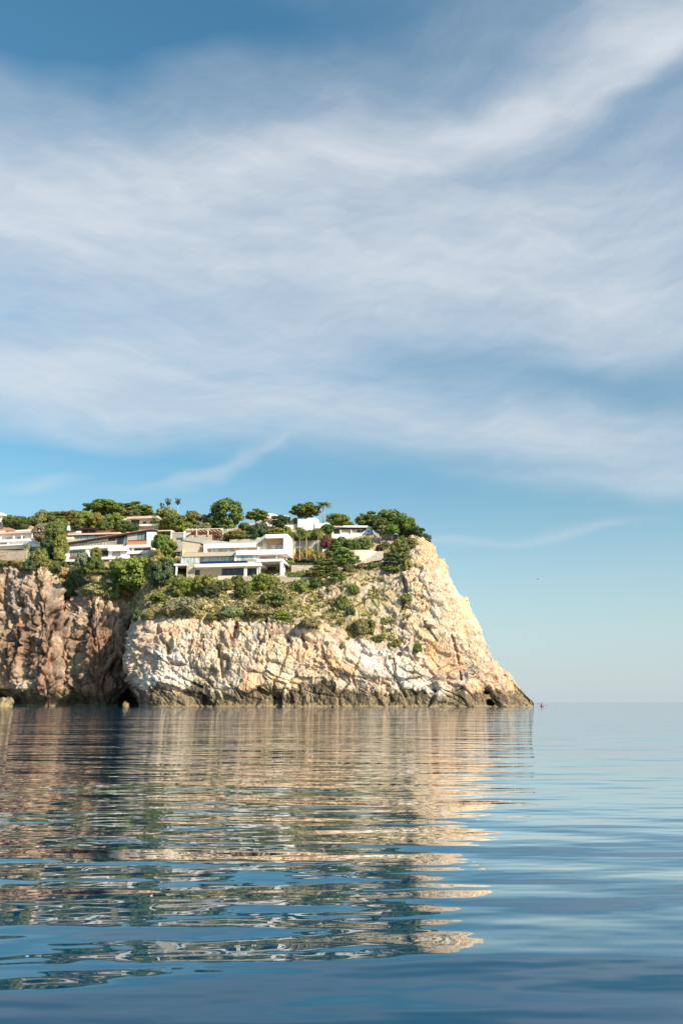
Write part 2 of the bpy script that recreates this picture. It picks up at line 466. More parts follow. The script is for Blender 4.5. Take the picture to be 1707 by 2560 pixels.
# ------------------------------------------------------------------ headland
# each column: pixel column, Y at the waterline, then (row, Y[, pixel column]) going up to the ridge
HL = [
 (-420, 255, [(1735, 256), (1600, 258), (1440, 262), (1420, 268), (1400, 275), (1370, 285), (1340, 300), (1325, 310)]),
 (-80, 240, [(1735, 240), (1590, 241), (1425, 245), (1412, 250), (1404, 256), (1382, 266), (1350, 286), (1328, 295)]),
 (50, 230, [(1735, 231), (1590, 233), (1418, 241), (1407, 245), (1402, 252), (1380, 263), (1352, 284), (1326, 292)]),
 (115, 227, [(1735, 228), (1600, 229), (1425, 238), (1410, 243), (1402, 248), (1378, 260), (1340, 276), (1316, 284)]),
 (165, 231, [(1735, 232), (1600, 234), (1470, 247), (1425, 249), (1402, 252), (1370, 258), (1332, 270), (1308, 280)]),
 (225, 226, [(1730, 227), (1600, 229), (1480, 238), (1434, 241), (1411, 245), (1365, 258), (1330, 268), (1305, 278)]),
 (290, 227, [(1730, 228), (1620, 231), (1500, 238), (1440, 241), (1414, 245), (1365, 256), (1330, 265), (1302, 275)]),
 (338, 231, [(1730, 231), (1640, 233), (1560, 239), (1480, 239), (1420, 242), (1370, 250), (1330, 262), (1302, 272)]),
 (346, 206, [(1735, 206, 338), (1660, 207, 312), (1594, 210, 320), (1510, 225, 352), (1428, 236, 362), (1372, 248, 362), (1330, 261, 362), (1302, 271, 362)]),
 (400, 198, [(1740, 199), (1650, 201), (1552, 206), (1500, 216), (1440, 230), (1375, 246), (1330, 260), (1302, 270)]),
 (500, 198, [(1738, 199), (1650, 201), (1552, 206), (1500, 214), (1453, 221), (1432, 238), (1345, 252), (1320, 262)]),
 (600, 197, [(1736, 198), (1650, 200), (1555, 205), (1505, 212), (1455, 220), (1436, 238), (1350, 248), (1320, 258)]),
 (700, 197, [(1736, 198), (1655, 199), (1562, 204), (1510, 211), (1458, 219), (1400, 234), (1345, 246), (1320, 258)]),
 (800, 197, [(1738, 198), (1660, 199), (1580, 204), (1520, 211), (1450, 219), (1395, 231), (1356, 244), (1336, 256)]),
 (900, 198, [(1740, 199), (1670, 200), (1605, 205), (1520, 211), (1440, 218), (1404, 226), (1360, 238), (1341, 250)]),
 (980, 199, [(1742, 200), (1680, 201), (1610, 205), (1520, 210), (1440, 215), (1400, 221), (1358, 235), (1341, 245)]),
 (1040, 200, [(1744, 201), (1680, 202), (1600, 205), (1520, 209), (1450, 213), (1405, 217), (1360, 224), (1345, 234)]),
 (1085, 201, [(1745, 202), (1690, 203), (1620, 205), (1560, 208), (1500, 211), (1450, 214), (1412, 218), (1392, 225)]),
 (1130, 202, [(1747, 203), (1700, 204), (1650, 206), (1600, 208), (1560, 211), (1520, 214), (1485, 218), (1468, 224)]),
 (1190, 203, [(1750, 204), (1715, 205), (1680, 207), (1650, 209), (1620, 211), (1590, 214), (1568, 217), (1558, 222)]),
 (1235, 205, [(1753, 206), (1730, 207), (1708, 208), (1690, 210), (1674, 212), (1664, 214), (1652, 217), (1643, 221)]),
 (1290, 207, [(1760, 208), (1754, 209), (1747, 210), (1740, 211), (1733, 212), (1726, 213), (1720, 215), (1714, 218)]),
 (1325, 209, [(1765, 209.5), (1762, 210), (1759, 211), (1756, 212), (1753, 213), (1755, 214), (1754, 215), (1753, 217)]),
]
ctrl = []
for px, yw, rows in HL:
    def wl(Y, z): return [(px - W / 2) / F * Y / (CT + ST * 0.2446) * 1.0, Y, z]
    d = ray(px, 1764); k = yw / d.y
    colp = [[d.x * k, yw - 2.0, -5.0], [d.x * k, yw, 0.0]]
    for r_ in rows:
        p_ = at(r_[2] if len(r_) > 2 else px, r_[0], r_[1]); colp.append(list(p_))
    top = colp[-1]
    colp.append([top[0] * 1.03, top[1] + 30, top[2] * 0.86])
    colp.append([top[0] * 1.05, top[1] + 75, top[2] * 0.35])
    colp.append([top[0] * 1.05, top[1] + 95, -5.0])
    ctrl.append(colp)
e = at(1352, 1767, 213); ctrl.append([[e.x, 211 + i * 1.0, -1.2 - abs(i - 6) * .3] for i in range(13)])
ctrl.append([[e.x + 4, 212 + i * 1.0, -6] for i in range(13)])
ctrl = np.array(ctrl)                       # columns x rows x 3
colgaps = [40] + [int(max(abs(HL[i + 1][0] - HL[i][0]), 34) / 1.55) for i in range(1, len(HL) - 1)] + [14, 4]
rowgaps = [4, 24, 62, 72, 44, 46, 36, 26, 16, 14, 10, 5]
def cr_matrix(n, gaps, k=0.42):
    rows_ = []; cid = []
    for i, g in enumerate(gaps):
        for j in range(g):
            t = j / g; t2, t3 = t * t, t * t * t
            w = np.zeros(n)
            h00, h10, h01, h11 = 2 * t3 - 3 * t2 + 1, t3 - 2 * t2 + t, -2 * t3 + 3 * t2, t3 - t2
            w[i] += h00; w[i + 1] += h01
            a, b_ = max(i - 1, 0), min(i + 1, n - 1); w[b_] += h10 * k; w[a] -= h10 * k
            a, b_ = i, min(i + 2, n - 1); w[b_] += h11 * k; w[a] -= h11 * k
            rows_.append(w); cid.append(i + t)
    w = np.zeros(n); w[n - 1] = 1; rows_.append(w); cid.append(n - 1)
    return np.array(rows_), np.array(cid)
CM, cpar = cr_matrix(ctrl.shape[0], colgaps)
RM, rpar = cr_matrix(ctrl.shape[1], rowgaps)
P = np.einsum('ia,abk,jb->ijk', CM, ctrl, RM)
nc, nr = P.shape[:2]
du = np.gradient(P, axis=0); dv = np.gradient(P, axis=1)
# blur the frame so that folds do not tear
def blur(a, k):
    for ax in (0, 1):
        for _ in range(k):
            a = (np.roll(a, 1, ax) + a * 2 + np.roll(a, -1, ax)) / 4
    return a
Nn = np.cross(du, dv); Nn = blur(Nn / (np.linalg.norm(Nn, axis=2)[..., None] + 1e-9), 14)
Nn /= (np.linalg.norm(Nn, axis=2)[..., None] + 1e-9)
if Nn[nc // 2, nr // 3, 1] > 0: Nn = -Nn
p = P.reshape(-1, 3); n_ = Nn.reshape(-1, 3)
cc = np.repeat(cpar, nr); rr = np.tile(rpar, nc)
ss = lambda x, a, b_: (lambda t: t * t * (3 - 2 * t))(np.clip((x - a) / (b_ - a), 0, 1))
cliff = 1 - ss(rr, 3.9, 4.7) * (1 - ss(cc, 14.0, 16.2))          # 1 on bare faces, 0 on the planted slope
cliff *= 1 - 0.6 * ss(rr, 9.0, 9.6)
covm = 1 - ss(cc, 7.2, 7.9)
covm *= 1 - ss(rr, 3.8, 4.4)
wp = p + np.stack([fbm(p * .09 + 5, 2), fbm(p * .09 + 15, 2), fbm(p * .09 + 25, 2)], 1) * 1.6
# combed vertically in the cove, broken along falling beds on the point
def rot(q, a):
    c, s_ = math.cos(a), math.sin(a)
    return np.stack([q[:, 0] * c - q[:, 2] * s_, q[:, 1], q[:, 0] * s_ + q[:, 2] * c], 1)
cv = wp * np.array([.17, .17, .075]); pt = rot(wp, R(15)) * np.array([.075, .10, .17])
f1c, e1c = facets(cv + 3.3); f1p, e1p = facets(pt + 3.3)
f2c, e2c = facets(wp * np.array([.42, .42, .20]) + 9.1); f2p, e2p = facets(rot(wp, R(33)) * np.array([.20, .3, .44]) + 9.1)
f3, e3 = facets(wp * np.array([.85, .85, .62]) + 21.7)
f4, e4 = facets(wp * np.array([1.9, 1.9, 1.5]) + 31.7)
mixv = lambda a, b_: a * covm + b_ * (1 - covm)
crack = lambda e_, w_: -np.clip(1 - e_ / w_, 0, 1)
rockd = mixv(f1c * 2.6, f1p * 1.5) + mixv(crack(e1c, .12) * 1.6, crack(e1p, .05) * 0.45)
rockd += mixv(f2c * 1.9, f2p * .95) + mixv(crack(e2c, .14) * .8, crack(e2p, .09) * .45)
calmz = ss(fbm(p * .05 + 33, 2), -.25, .35)
rockd += f3 * mixv(.66, .12 + .44 * calmz) + crack(e3, .12) * .16 + f4 * mixv(.34, .10 + .24 * calmz) + crack(e4, .15) * .10
rockd += fbm(p * .06, 3) * mixv(2.2, 1.3)
hr = fbm(p * np.array([.35, .35, .12]), 3); hr2 = fbm(p * np.array([.9, .9, .28]) + 50, 3)
rockd += mixv(-np.abs(hr) * 1.6 + .3 - np.abs(hr2) * .8, -np.abs(hr) * .5 - np.abs(hr2) * .22)
soft = fbm(p * .12, 4) * 1.1 + f3 * .42 + f2p * .5
disp = rockd * cliff + soft * (1 - cliff)
keep = ss(rr, 1.0, 1.5) * .75 + .25
disp *= keep
# undercut at the waterline of the cove and along the point
under = np.exp(-((p[:, 2] - 1.2) / 2.0) ** 2)
disp -= under * (covm * 4.5 + (1 - covm) * .5)
disp *= 1 - 0.62 * ss(cc, 19.5, 22.0)
# pads for houses and gardens stay calm
garden = ss(rr, 5.9, 6.3) * (1 - ss(rr, 8.8, 9.2)) * (1 - ss(cc, 13.6, 15.0))
disp *= 1 - .8 * garden
q = p + n_ * disp[:, None]
ppx = W / 2 + F * q[:, 0] / (q[:, 1] * CT + (q[:, 2] - CAM_H) * ST)
ppy = H / 2 - F * ((q[:, 2] - CAM_H) * CT - q[:, 1] * ST) / (q[:, 1] * CT + (q[:, 2] - CAM_H) * ST)
front_ = rr < 4
# sea caves and hollows (pixel centre, radii, depth)
for cx, cy, rx, ry, dep, asy in ((1222, 1756, 8, 8, 5.0, 0), (1229, 1760, 7, 5, 4.0, 0), (1216, 1731, 9, 5, 2.0, 0), (335, 1752, 26, 34, 7.0, 0), (15, 1745, 45, 22, 6.0, 0),
                                 (694, 1755, 11, 26, 2.6, 0), (1150, 1595, 9, 4, 1.5, 0), (1040, 1552, 10, 5, 1.5, 0), (513, 1750, 6, 12, 2.5, 0),
                                 (998, 1635, 7, 5, 1.5, 0), (563, 1660, 13, 24, 2.2, 0), (590, 1580, 8, 16, 1.8, 0), (425, 1610, 9, 26, 1.8, 0)):
    dd = ((ppx - cx) / rx) ** 2 + ((ppy - cy) / ry) ** 2
    wgt = (1 - ss(dd, .75, 1.25)) * front_
    q[:, 1] += wgt * dep; q[:, 0] += wgt * dep * (cx - W / 2) / F
# the deep fissures of the point
def seg(x0, y0, x1, y1):
    dx, dy = x1 - x0, y1 - y0; t = np.clip(((ppx - x0) * dx + (ppy - y0) * dy) / (dx * dx + dy * dy), 0, 1)
    return np.hypot(ppx - x0 - t * dx, ppy - y0 - t * dy)
wig = fbm(q * .35 + 120, 2) * 5
for w_, d_, pl in ((7, 2.2, [(395, 1560), (403, 1595), (423, 1620), (417, 1640), (430, 1657), (458, 1662)]), (6, 2.0, [(592, 1560), (584, 1590), (573, 1602)]),
                  (8, 2.2, [(547, 1618), (551, 1650), (557, 1692)]), (5, 1.5, [(666, 1552), (660, 1585), (648, 1612), (640, 1655)]), (5, 1.5, [(754, 1578), (758, 1605), (766, 1622)]),
                  (5, 1.5, [(722, 1600), (715, 1640), (700, 1680), (686, 1702), (684, 1762)]), (5, 1.3, [(602, 1700), (592, 1722), (603, 1745)]), (5, 1.5, [(982, 1650), (986, 1690), (1012, 1742)]),
                  (4, 1.2, [(400, 1642), (450, 1692), (505, 1718)]), (4, 1.2, [(1128, 1588), (1140, 1625), (1152, 1700)]), (5, 1.4, [(1008, 1440), (1016, 1482), (1004, 1522)]),
                  (4, 1.2, [(1060, 1556), (1092, 1602)]), (5, 1.2, [(480, 1600), (470, 1640), (478, 1668)]), (4, 1.0, [(800, 1600), (812, 1650), (840, 1690)]), (4, 1.0, [(900, 1640), (880, 1690), (892, 1730)]),
                  (7, 2.4, [(186, 1440), (170, 1490), (140, 1540), (122, 1600), (108, 1660)]), (5, 1.6, [(235, 1500), (228, 1560), (240, 1620)]), (4, 1.3, [(60, 1500), (48, 1580), (60, 1650)])):
    dm = np.min([seg(*pl[i], *pl[i + 1]) for i in range(len(pl) - 1)], 0) + wig
    wgt = (1 - ss(np.abs(dm), .2 * w_, w_)) * (rr < 7) * (rr > 1)
    q[:, 1] += wgt * d_; q[:, 0] += wgt * d_ * (ppx - W / 2) / F
# masks
soilm = (1 - cliff) * (1 - .0 * rr)
soilm = np.clip(soilm + np.clip(ss(rr, 3.7, 4.6) * ss(fbm(q * .10 + 40, 3), -.1, .5) * (1 - ss(cc, 17, 18.5)), 0, 1) * .8, 0, 1)
warmm = ss(cc, 14, 17.5) * ss(fbm(q * .05 + 70, 3), -.45, .35)
warmm = np.maximum(warmm, np.exp(-((ppx - 735) / 70) ** 2 - ((ppy - 1690) / 45) ** 2) * .9)
def ell(cx, cy, rx, ry, deg):
    c, s_ = math.cos(R(deg)), math.sin(R(deg)); a_ = ppx - cx; b_ = ppy - cy
    return np.exp(-((a_ * c + b_ * s_) / rx) ** 2 - ((b_ * c - a_ * s_) / ry) ** 2)
palem = np.clip(ell(440, 1668, 85, 32, 48) * 1.5 + ell(370, 1700, 40, 30, 30) + ell(1010, 1690, 140, 34, 28) * 1.2 + ell(920, 1640, 120, 26, 20) * .7 + ell(1080, 1470, 50, 40, 40) * .5, 0, 1)
covmask = np.clip(covm * (0.60 + .45 * ss(ppy, 1440, 1620)) * ss(fbm(q * .07 + 90, 3), -.9, .1), 0, 1)  # cove tint strengthens downward, putting the lower shade into the colour
ii = np.arange(nc * nr).reshape(nc, nr)
fc = np.stack([ii[:-1, :-1], ii[1:, :-1], ii[1:, 1:], ii[:-1, 1:]], -1).reshape(-1, 4)
me = np_mesh('headland', q, fc, M['rock'], True)
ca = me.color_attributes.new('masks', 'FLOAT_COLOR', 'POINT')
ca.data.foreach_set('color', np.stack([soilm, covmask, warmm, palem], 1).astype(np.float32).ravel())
headland = bpy.data.objects.new('headland', me); COL.objects.link(headland)
tag(headland, kind='structure')
BVH = BVHTree.FromPolygons([tuple(x) for x in q.tolist()], fc.tolist())
CAMV = Vector((0, 0, CAM_H))
def on_ground(px, py):
    """where the sight line through this pixel meets the headland"""
    d = ray(px, py).normalized(); h_ = BVH.ray_cast(CAMV, d)
    return h_[0]
def drop(x, y, default=0.0):
    h_ = BVH.ray_cast(Vector((x, y, 200)), Vector((0, 0, -1)))
    return h_[0].z if h_[0] else default

# ------------------------------------------------------------------ plants: one of each kind, then copies
rng = np.random.RandomState(11)
def unit(n, r=rng):
    v = r.normal(size=(n, 3)); return v / np.linalg.norm(v, axis=1)[:, None]
def quads(c, nrm, size, aspect=1.5, r=rng):
    """leaf-spray faces: centres, normals, sizes"""
    n = len(c); t = np.cross(nrm, unit(n, r)); t /= np.linalg.norm(t, axis=1)[:, None] + 1e-9
    bt = np.cross(nrm, t); s = size[:, None] * .5
    k = r.uniform(.6, 1.1, (n, 1))
    v = np.stack([c - t * s * aspect, c - bt * s * k, c + t * s * aspect, c + bt * s], 1)
    return v.reshape(-1, 3), np.arange(n * 4).reshape(n, 4)
def crown_mesh(name, clumps, per, leaf, up=.35, fine=1.0, hole=0.0, r=rng):
    """clumps: list of (x, y, z, rx, rz): each a small puff of sprays"""
    C_, N_, Z_ = [], [], []
    for (x, y, z, rx, rz) in clumps:
        k = int((per * rx * 2.0 + 10) * 1.9)
        d = unit(k, r); rad = r.uniform(.72, 1.08, (k, 1))
        c = np.array([x, y, z]) + d * rad * np.array([rx, rx, rz])
        nn = d + unit(k, r) * .65 + np.array([0, 0, up]); nn /= np.linalg.norm(nn, axis=1)[:, None]
        C_.append(c); N_.append(nn); Z_.append(leaf * .92 * r.uniform(.6, 1.45, k))
    v, f = quads(np.concatenate(C_), np.concatenate(N_), np.concatenate(Z_), r=r)
    return np_mesh(name, v, f, M['leaf'])
def dome_clumps(rx, rz, n, cr, flat=0.0, r=rng, zc=0.0, inner=.35):
    """puffs spread over a dome; flat > 0 cuts the underside"""
    out = []
    for i in range(n):
        d = unit(1, r)[0]
        if d[2] < -flat: d[2] = -flat * r.rand()
        q_ = r.uniform(inner, 1.0) ** .5 if r.rand() < .5 else r.uniform(.86, 1.06)
        s_ = cr * r.uniform(.6, 1.35)
        out.append((d[0] * rx * q_, d[1] * rx * q_, zc + d[2] * rz * q_, s_, s_ * .72))
    return out

# crowns are about 2 units across and centred above the foot of the tree; height in the same unit
def proto_round(seed, rz=.85):
    r = np.random.RandomState(seed)
    return crown_mesh('crown', dome_clumps(.78, rz * .84, 64, .25, .95, r, zc=.86), 150, .085, r=r)
def proto_bush(seed, rz=.62):
    r = np.random.RandomState(seed)
    return crown_mesh('foliage', dome_clumps(.78, rz * .95, 44, .26, .1, r, zc=.12), 150, .10, r=r)
def proto_umbrella(seed):
    r = np.random.RandomState(seed); cl = []
    for i in range(110):
        a = r.rand() * 6.283; q_ = r.rand() ** .55 * .93
        top = math.sqrt(max(0, 1 - q_ * q_)) * .82
        z = .80 + top * r.uniform(-.12, 1.0)
        s_ = r.uniform(.12, .24)
        cl.append((math.cos(a) * q_, math.sin(a) * q_, z, s_, s_ * .55))
    return crown_mesh('crown', cl, 170, .07, .5, r=r)
def proto_tiers(seed, n=9, spread=.95):
    """wind-combed pine on the slope: flat sprays in storeys with gaps"""
    r = np.random.RandomState(seed); cl = []
    for i in range(n):
        z = .35 + i * .14 + r.uniform(-.05, .05); rad = spread * (1 - (i / n) ** 1.6) + .12
        for k in range(6):
            a = r.rand() * 6.283; q_ = rad * r.uniform(.3, .95)
            s_ = r.uniform(.15, .27)
            cl.append((math.cos(a) * q_, math.sin(a) * q_, z + r.uniform(-.04, .04), s_, s_ * .42))
    return crown_mesh('crown', cl, 120, .08, .6, r=r)
def proto_column(seed):
    r = np.random.RandomState(seed)
    return crown_mesh('foliage', [(r.normal() * .10, r.normal() * .10, .25 + 1.9 * t, .30 * (1.1 - .6 * t), .3) for t in r.rand(26)], 190, .09, r=r)
CROWN = dict(
    round=[proto_round(1), proto_round(2, 1.0), proto_round(3, .7)],
    bush=[proto_bush(4), proto_bush(5, .8), proto_bush(6, .5)],
    umbrella=[proto_umbrella(7), proto_umbrella(8)],
    tiers=[proto_tiers(9), proto_tiers(10, 7)],
    column=[proto_column(12)],
)
def limbs(seed, top, spread, r0=.05, lean=.0, n=6, start=.35):
    r = np.random.RandomState(seed); mb = MB()
    pts = [(0, 0, -.25)]; x = y = 0.0
    for i in range(1, 5):
        x += lean * .1 + r.uniform(-.03, .03); y += r.uniform(-.03, .03); pts.append((x, y, top * i / 4 * .82))
    mb.tube(pts, [r0 * 1.25, r0, r0 * .85, r0 * .7, r0 * .45], 7)
    for k in range(n):
        i = 2 + k % 3; b_ = Vector(pts[i]); a = k * 2.4 + r.rand(); L = spread * r.uniform(.5, .95)
        e_ = Vector((b_.x + math.cos(a) * L, b_.y + math.sin(a) * L, top * r.uniform(.8, 1.05)))
        md = b_.lerp(e_, .5) + Vector((0, 0, -.05))
        mb.tube([b_, md, e_], [r0 * .5, r0 * .35, r0 * .15], 5)
    return mb
TRUNK = dict(
    round=limbs(1, 1.0, .5).mesh('trunk', M['bark']), umbrella=limbs(2, 1.3, .8, .045, .3, 9).mesh('trunk', M['bark']),
    tiers=limbs(3, 1.2, .6, .04, .4).mesh('trunk', M['bark']), bush=limbs(4, .5, .5, .03, 0, 7).mesh('stem', M['bark']),
    column=limbs(5, 1.6, .15, .05).mesh('trunk', M['bark']))
GREEN = dict(dark=(.118, .150, .055), deep=(.086, .124, .070), mid=(.160, .190, .062), olive=(.205, .212, .090), yellow=(.250, .250, .070),
             lime=(.205, .260, .065), grey=(.25, .245, .165), rust=(.28, .15, .08), brown=(.29, .22, .13), pine=(.145, .180, .062), bright=(.195, .235, .065),
             red=(.20, .06, .07), gold=(.38, .28, .11), dry=(.48, .38, .20))
def mlink(name, me, parent, color=None):
    o = bpy.data.objects.new(name, me); COL.objects.link(o); o.parent = parent
    if color: o.color = (*color, 1)
    return o
def plant(kind, px, py, wpx, hpx, color, label, cat=None, group=None, Y=None, foot=None, bare=False, rz=None, name=None, var=None):
    """px, py: the foot of the plant in the photograph; wpx, hpx: how wide and tall it shows. Y: distance, else where the slope is."""
    if Y is None:
        g_ = on_ground(px, py)
        if g_ is None: g_ = at(px, py, 235)
    else: g_ = at(px, py, Y)
    mpp = g_.y / F * 1.0
    w = wpx * mpp / 2; hh = hpx * mpp
    extra = 0.0
    if Y is not None:                       # stand it on the real ground, its crown where it shows
        hit = on_ground(px, py)
        if hit is not None and abs(hit.y - Y) < 5: g_ = hit.copy()
        gz_ = drop(g_.x, g_.y, g_.z)
        if gz_ > g_.z: top_ = g_.z + hh; g_.z = min(gz_, top_ - hh * .5); hh = top_ - g_.z
        elif gz_ > g_.z - 8: extra = g_.z - gz_; g_.z = gz_
    base_h = dict(round=1.62, umbrella=1.68, tiers=1.62, bush=.90, column=2.3)[kind]
    i = (int(px * 7 + py * 3) if var is None else var) % len(CROWN[kind])
    nm = name or dict(round='broadleaf_tree', umbrella='umbrella_pine', tiers='pine_tree', bush='bush', column='tall_shrub')[kind]
    r_ = empty(nm, g_, (px * 1.7) % 6.28 if rz is None else rz)
    r_.scale = (w * 1.0, w * 1.0, hh / base_h)
    c = CROWN[kind][i]
    j = random.Random(px * 31 + py)
    col = tuple(v * j.uniform(.88, 1.12) for v in GREEN[color])
    cr_ = mlink('foliage' if kind in ('bush', 'column') else 'crown', c, r_, col)
    tr_ = mlink('stem' if kind == 'bush' else 'trunk', TRUNK[kind], r_)
    if extra > .05:
        ex = extra * base_h / hh; cr_.location = (0, 0, ex); th = .5 if kind == 'bush' else 1.2; tr_.scale = (1, 1, (th + ex) / th)
    tag(r_, label, cat or ('tree' if kind in ('round', 'umbrella', 'tiers') else 'bush'), group)
    return r_

# palms
def frond(mb_v, base, ang, L, droop, up, wdt, r, n=7, comb=9):
    """feather frond: midrib curve with leaflets along both sides; returns quads"""
    vs = []
    P_ = []
    for i in range(n + 1):
        t = i / n; rad = L * (t - .12 * t * t); z = up * L * t - droop * L * t * t
        P_.append(np.array(base) + np.array([math.cos(ang) * rad, math.sin(ang) * rad, z]))
    side = np.array([-math.sin(ang), math.cos(ang), 0])
    for i in range(n):
        a, b_ = P_[i], P_[i + 1]
        for k in range(2):
            c = a + (b_ - a) * (k * .5 + .1); c2 = a + (b_ - a) * (k * .5 + .42)
            t = (i + k * .5) / n; ww = 1.5 * wdt * math.sin(math.pi * (.12 + .83 * t)) * L
            for sg in (-1, 1):
                tip = c + side * sg * ww + (b_ - a) * .9 - np.array([0, 0, ww * .35])
                vs.append([c, c2, tip + (b_ - a) * .12, tip])
    return vs
def palm_crown(seed, n, L, droop, up, wdt):
    r = np.random.RandomState(seed); q_ = []
    for k in range(n):
        a = k * 2.4 + r.uniform(-.2, .2); u_ = up * r.uniform(.2, 1.3)
        q_ += frond(None, (0, 0, 0), a, L * r.uniform(.8, 1.1), droop * r.uniform(.7, 1.2), u_, wdt, r)
    v = np.array(q_).reshape(-1, 3); return np_mesh('crown', v, np.arange(len(v)).reshape(-1, 4), M['leaf'])
PALM = dict(date=palm_crown(1, 34, 1.0, .62, .72, .17), slim=palm_crown(2, 24, 1.0, .85, .85, .24), bushy=palm_crown(3, 40, 1.0, .55, 1.0, .15))
def palm(px, py, top_py, cpx, style, color, label, Y, group=None, thick=.16, lean=0.0, name='palm_tree'):
    g_ = at(px, py, Y); tp = at(px + lean, top_py, Y)
    gz_ = drop(g_.x, g_.y, g_.z)
    if g_.z - 6 < gz_ < tp.z - .5: g_.z = gz_
    r_ = empty(name, g_); h_ = tp.z - g_.z; lx = tp.x - g_.x
    mb = MB(); n = 6
    mb.tube([(lx * (i / n) ** 1.5, 0, -.4 + (h_ + .4) * i / n) for i in range(n + 1)], [thick * (1.25 - .4 * i / n) for i in range(n + 1)], 8)
    mb.build('trunk', M['palmbark'], r_)
    c = mlink('crown', PALM[style], r_, GREEN[color]); c.location = (lx, 0, h_)
    s_ = cpx * Y / F; c.scale = (s_, s_, s_); c.rotation_euler = (0, 0, px * 1.3)
    tag(r_, label, 'palm', group); return r_

# ------------------------------------------------------------------ buildings
class House:
    def __init__(s, name, label, cat, px, py, Y, yaw=-9.0, group=None):
        s.o = at(px, py, Y); s.a = R(yaw); s.root = empty(name, s.o, s.a)
        tag(s.root, label, cat, group, 'thing')
        s.ux = Vector((math.cos(s.a), math.sin(s.a), 0)); s.uy = Vector((-math.sin(s.a), math.cos(s.a), 0))
    def loc(s, px, py, d):
        """local x, z of the point seen at this pixel on the plane d metres behind the facade"""
        r_ = ray(px, py); num = (s.o - CAMV).dot(s.uy) + d
        t = num / r_.dot(s.uy); w_ = CAMV + r_ * t - s.o
        return w_.dot(s.ux), w_.z
    def rect(s, x0, x1, y0, y1, d):
        xm, ym = (x0 + x1) / 2, (y0 + y1) / 2
        return s.loc(x0, ym, d)[0], s.loc(x1, ym, d)[0], s.loc(xm, y1, d)[1], s.loc(xm, y0, d)[1]
    def box(s, name, mat, x0, x1, y0, y1, d0, d1, parent=None, down=0.0):
        a, b_, c, d_ = s.rect(x0, x1, y0, y1, d0)
        return MB().box(a, b_, d0, d1, c - down, d_).build(name, M[mat], parent or s.root)
    def poly(s, name, mat, pts, d0, d1, parent=None):
        l = [s.loc(p_[0], p_[1], d0) for p_ in pts]
        area = sum(l[i][0] * l[(i + 1) % len(l)][1] - l[(i + 1) % len(l)][0] * l[i][1] for i in range(len(l)))
        if area < 0: l = l[::-1]
        return MB().prism(l, d0, d1).build(name, M[mat], parent or s.root)
    def window(s, x0, x1, y0, y1, d, n=2, pane='teal', frame='darkmetal', fw=.09, name='window', tr=0):
        """frame with n lights and a pane a little behind it; d is the wall face it sits on"""
        a, b_, c, e_ = s.rect(x0, x1, y0, y1, d)
        mb = MB(); f0, f1 = d - .07, d + .02
        mb.box(a, b_, f0, f1, c, c + fw).box(a, b_, f0, f1, e_ - fw, e_)
        for i in range(n + 1):
            xx = a + (b_ - a - fw) * i / n; mb.box(xx, xx + fw, f0 + .004, f1 - .004, c + fw, e_ - fw)
        if tr:
            zz = c + (e_ - c) * tr; mb.box(a + fw, b_ - fw, f0 + .008, f1 - .008, zz, zz + fw * .8)
        w_ = mb.build(name, M[frame], s.root)
        MB().box(a + .02, b_ - .02, d - .035, d + .03, c + .02, e_ - .02).build('pane', M[pane], w_)
        return w_
    def posts(s, name, mat, xs, y0, y1, d, w_=.28):
        for x in xs:
            xx, z0 = s.loc(x, y1, d); _, z1 = s.loc(x, y0, d)
            MB().box(xx - w_ / 2, xx + w_ / 2, d, d + w_, z0, z1).build(name, M[mat], s.root)
    def rail(s, x0, x1, y0, y1, d, mat='metal', n=None, name='railing', glassy=False):
        a, b_, c, e_ = s.rect(x0, x1, y0, y1, d); mb = MB()
        mb.box(a, b_, d - .03, d + .03, e_ - .06, e_)
        n = n or max(2, int((b_ - a) / .9))
        for i in range(n + 1):
            xx = a + (b_ - a - .05) * i / n; mb.box(xx, xx + .05, d - .025, d + .025, c, e_ - .06)
        r_ = mb.build(name, M[mat], s.root)
        if glassy: MB().box(a + .05, b_ - .05, d - .008, d + .008, c + .05, e_ - .1).build('glass_panel', M['curtain'], r_)
        return r_

# --- the main villa
V = House('modern_villa', 'large white modern villa with stacked terraces and a dark blue infinity pool', 'villa', 590, 1440, 222, -8)
V.box('lower_wall', 'beige', 470, 612, 1416, 1441, 2.2, 12, down=3)
V.box('corner_wall', 'stone', 467, 487, 1408, 1441, 1.3, 12.4, down=3)
V.window(481, 500, 1425, 1438, 1.3 + .9, 2, 'dglass')
V.window(555, 610, 1421, 1439, 2.2, 3, 'dglass')
V.window(616, 642, 1421, 1438, 3.2, 2, 'dglass')
V.box('side_wall', 'beige', 612.5, 648, 1416, 1441, 3.2, 12.2, down=3)
V.box('cellar_wall', 'stone', 648.5, 706, 1406, 1439, 8.0, 12.6, down=3)
V.window(664, 690, 1418, 1434, 8.0, 3, 'dglass')
V.posts('column', 'white', [611, 615.5, 643.5, 649], 1417, 1441, .25, .3)
V.posts('column', 'white', [703.5], 1405, 1441, -.2, .8)
V.posts('column', 'white', [709.5], 1406, 1441, 3.0, .5)
V.box('front_parapet', 'cream', 545, 594, 1439, 1451, -.9, -.5, down=2.5)
V.box('terrace_floor', 'stone', 545, 716, 1440.5, 1443, -.45, 9, down=2.5)
V.box('pool_terrace', 'white', 487, 652.5, 1408.2, 1416.2, -.4, 12.1)
V.box('pool_basin', 'tile', 500, 617, 1402.8, 1408.4, -.1, 4.2)
V.rail(618, 628.5, 1398.5, 1406, -.1, 'darkmetal', 3, glassy=False); V.rail(629.5, 641, 1398.2, 1406, -.1, 'darkmetal', 3)
V.box('east_terrace', 'white', 641.5, 706, 1397.4, 1403.6, -.3, 12.0)
V.poly('terrace_wing', 'white', [(706.3, 1397.3), (715.5, 1407.5), (713, 1410), (703.5, 1401.5), (706.2, 1403.4)], 0.2, 9)
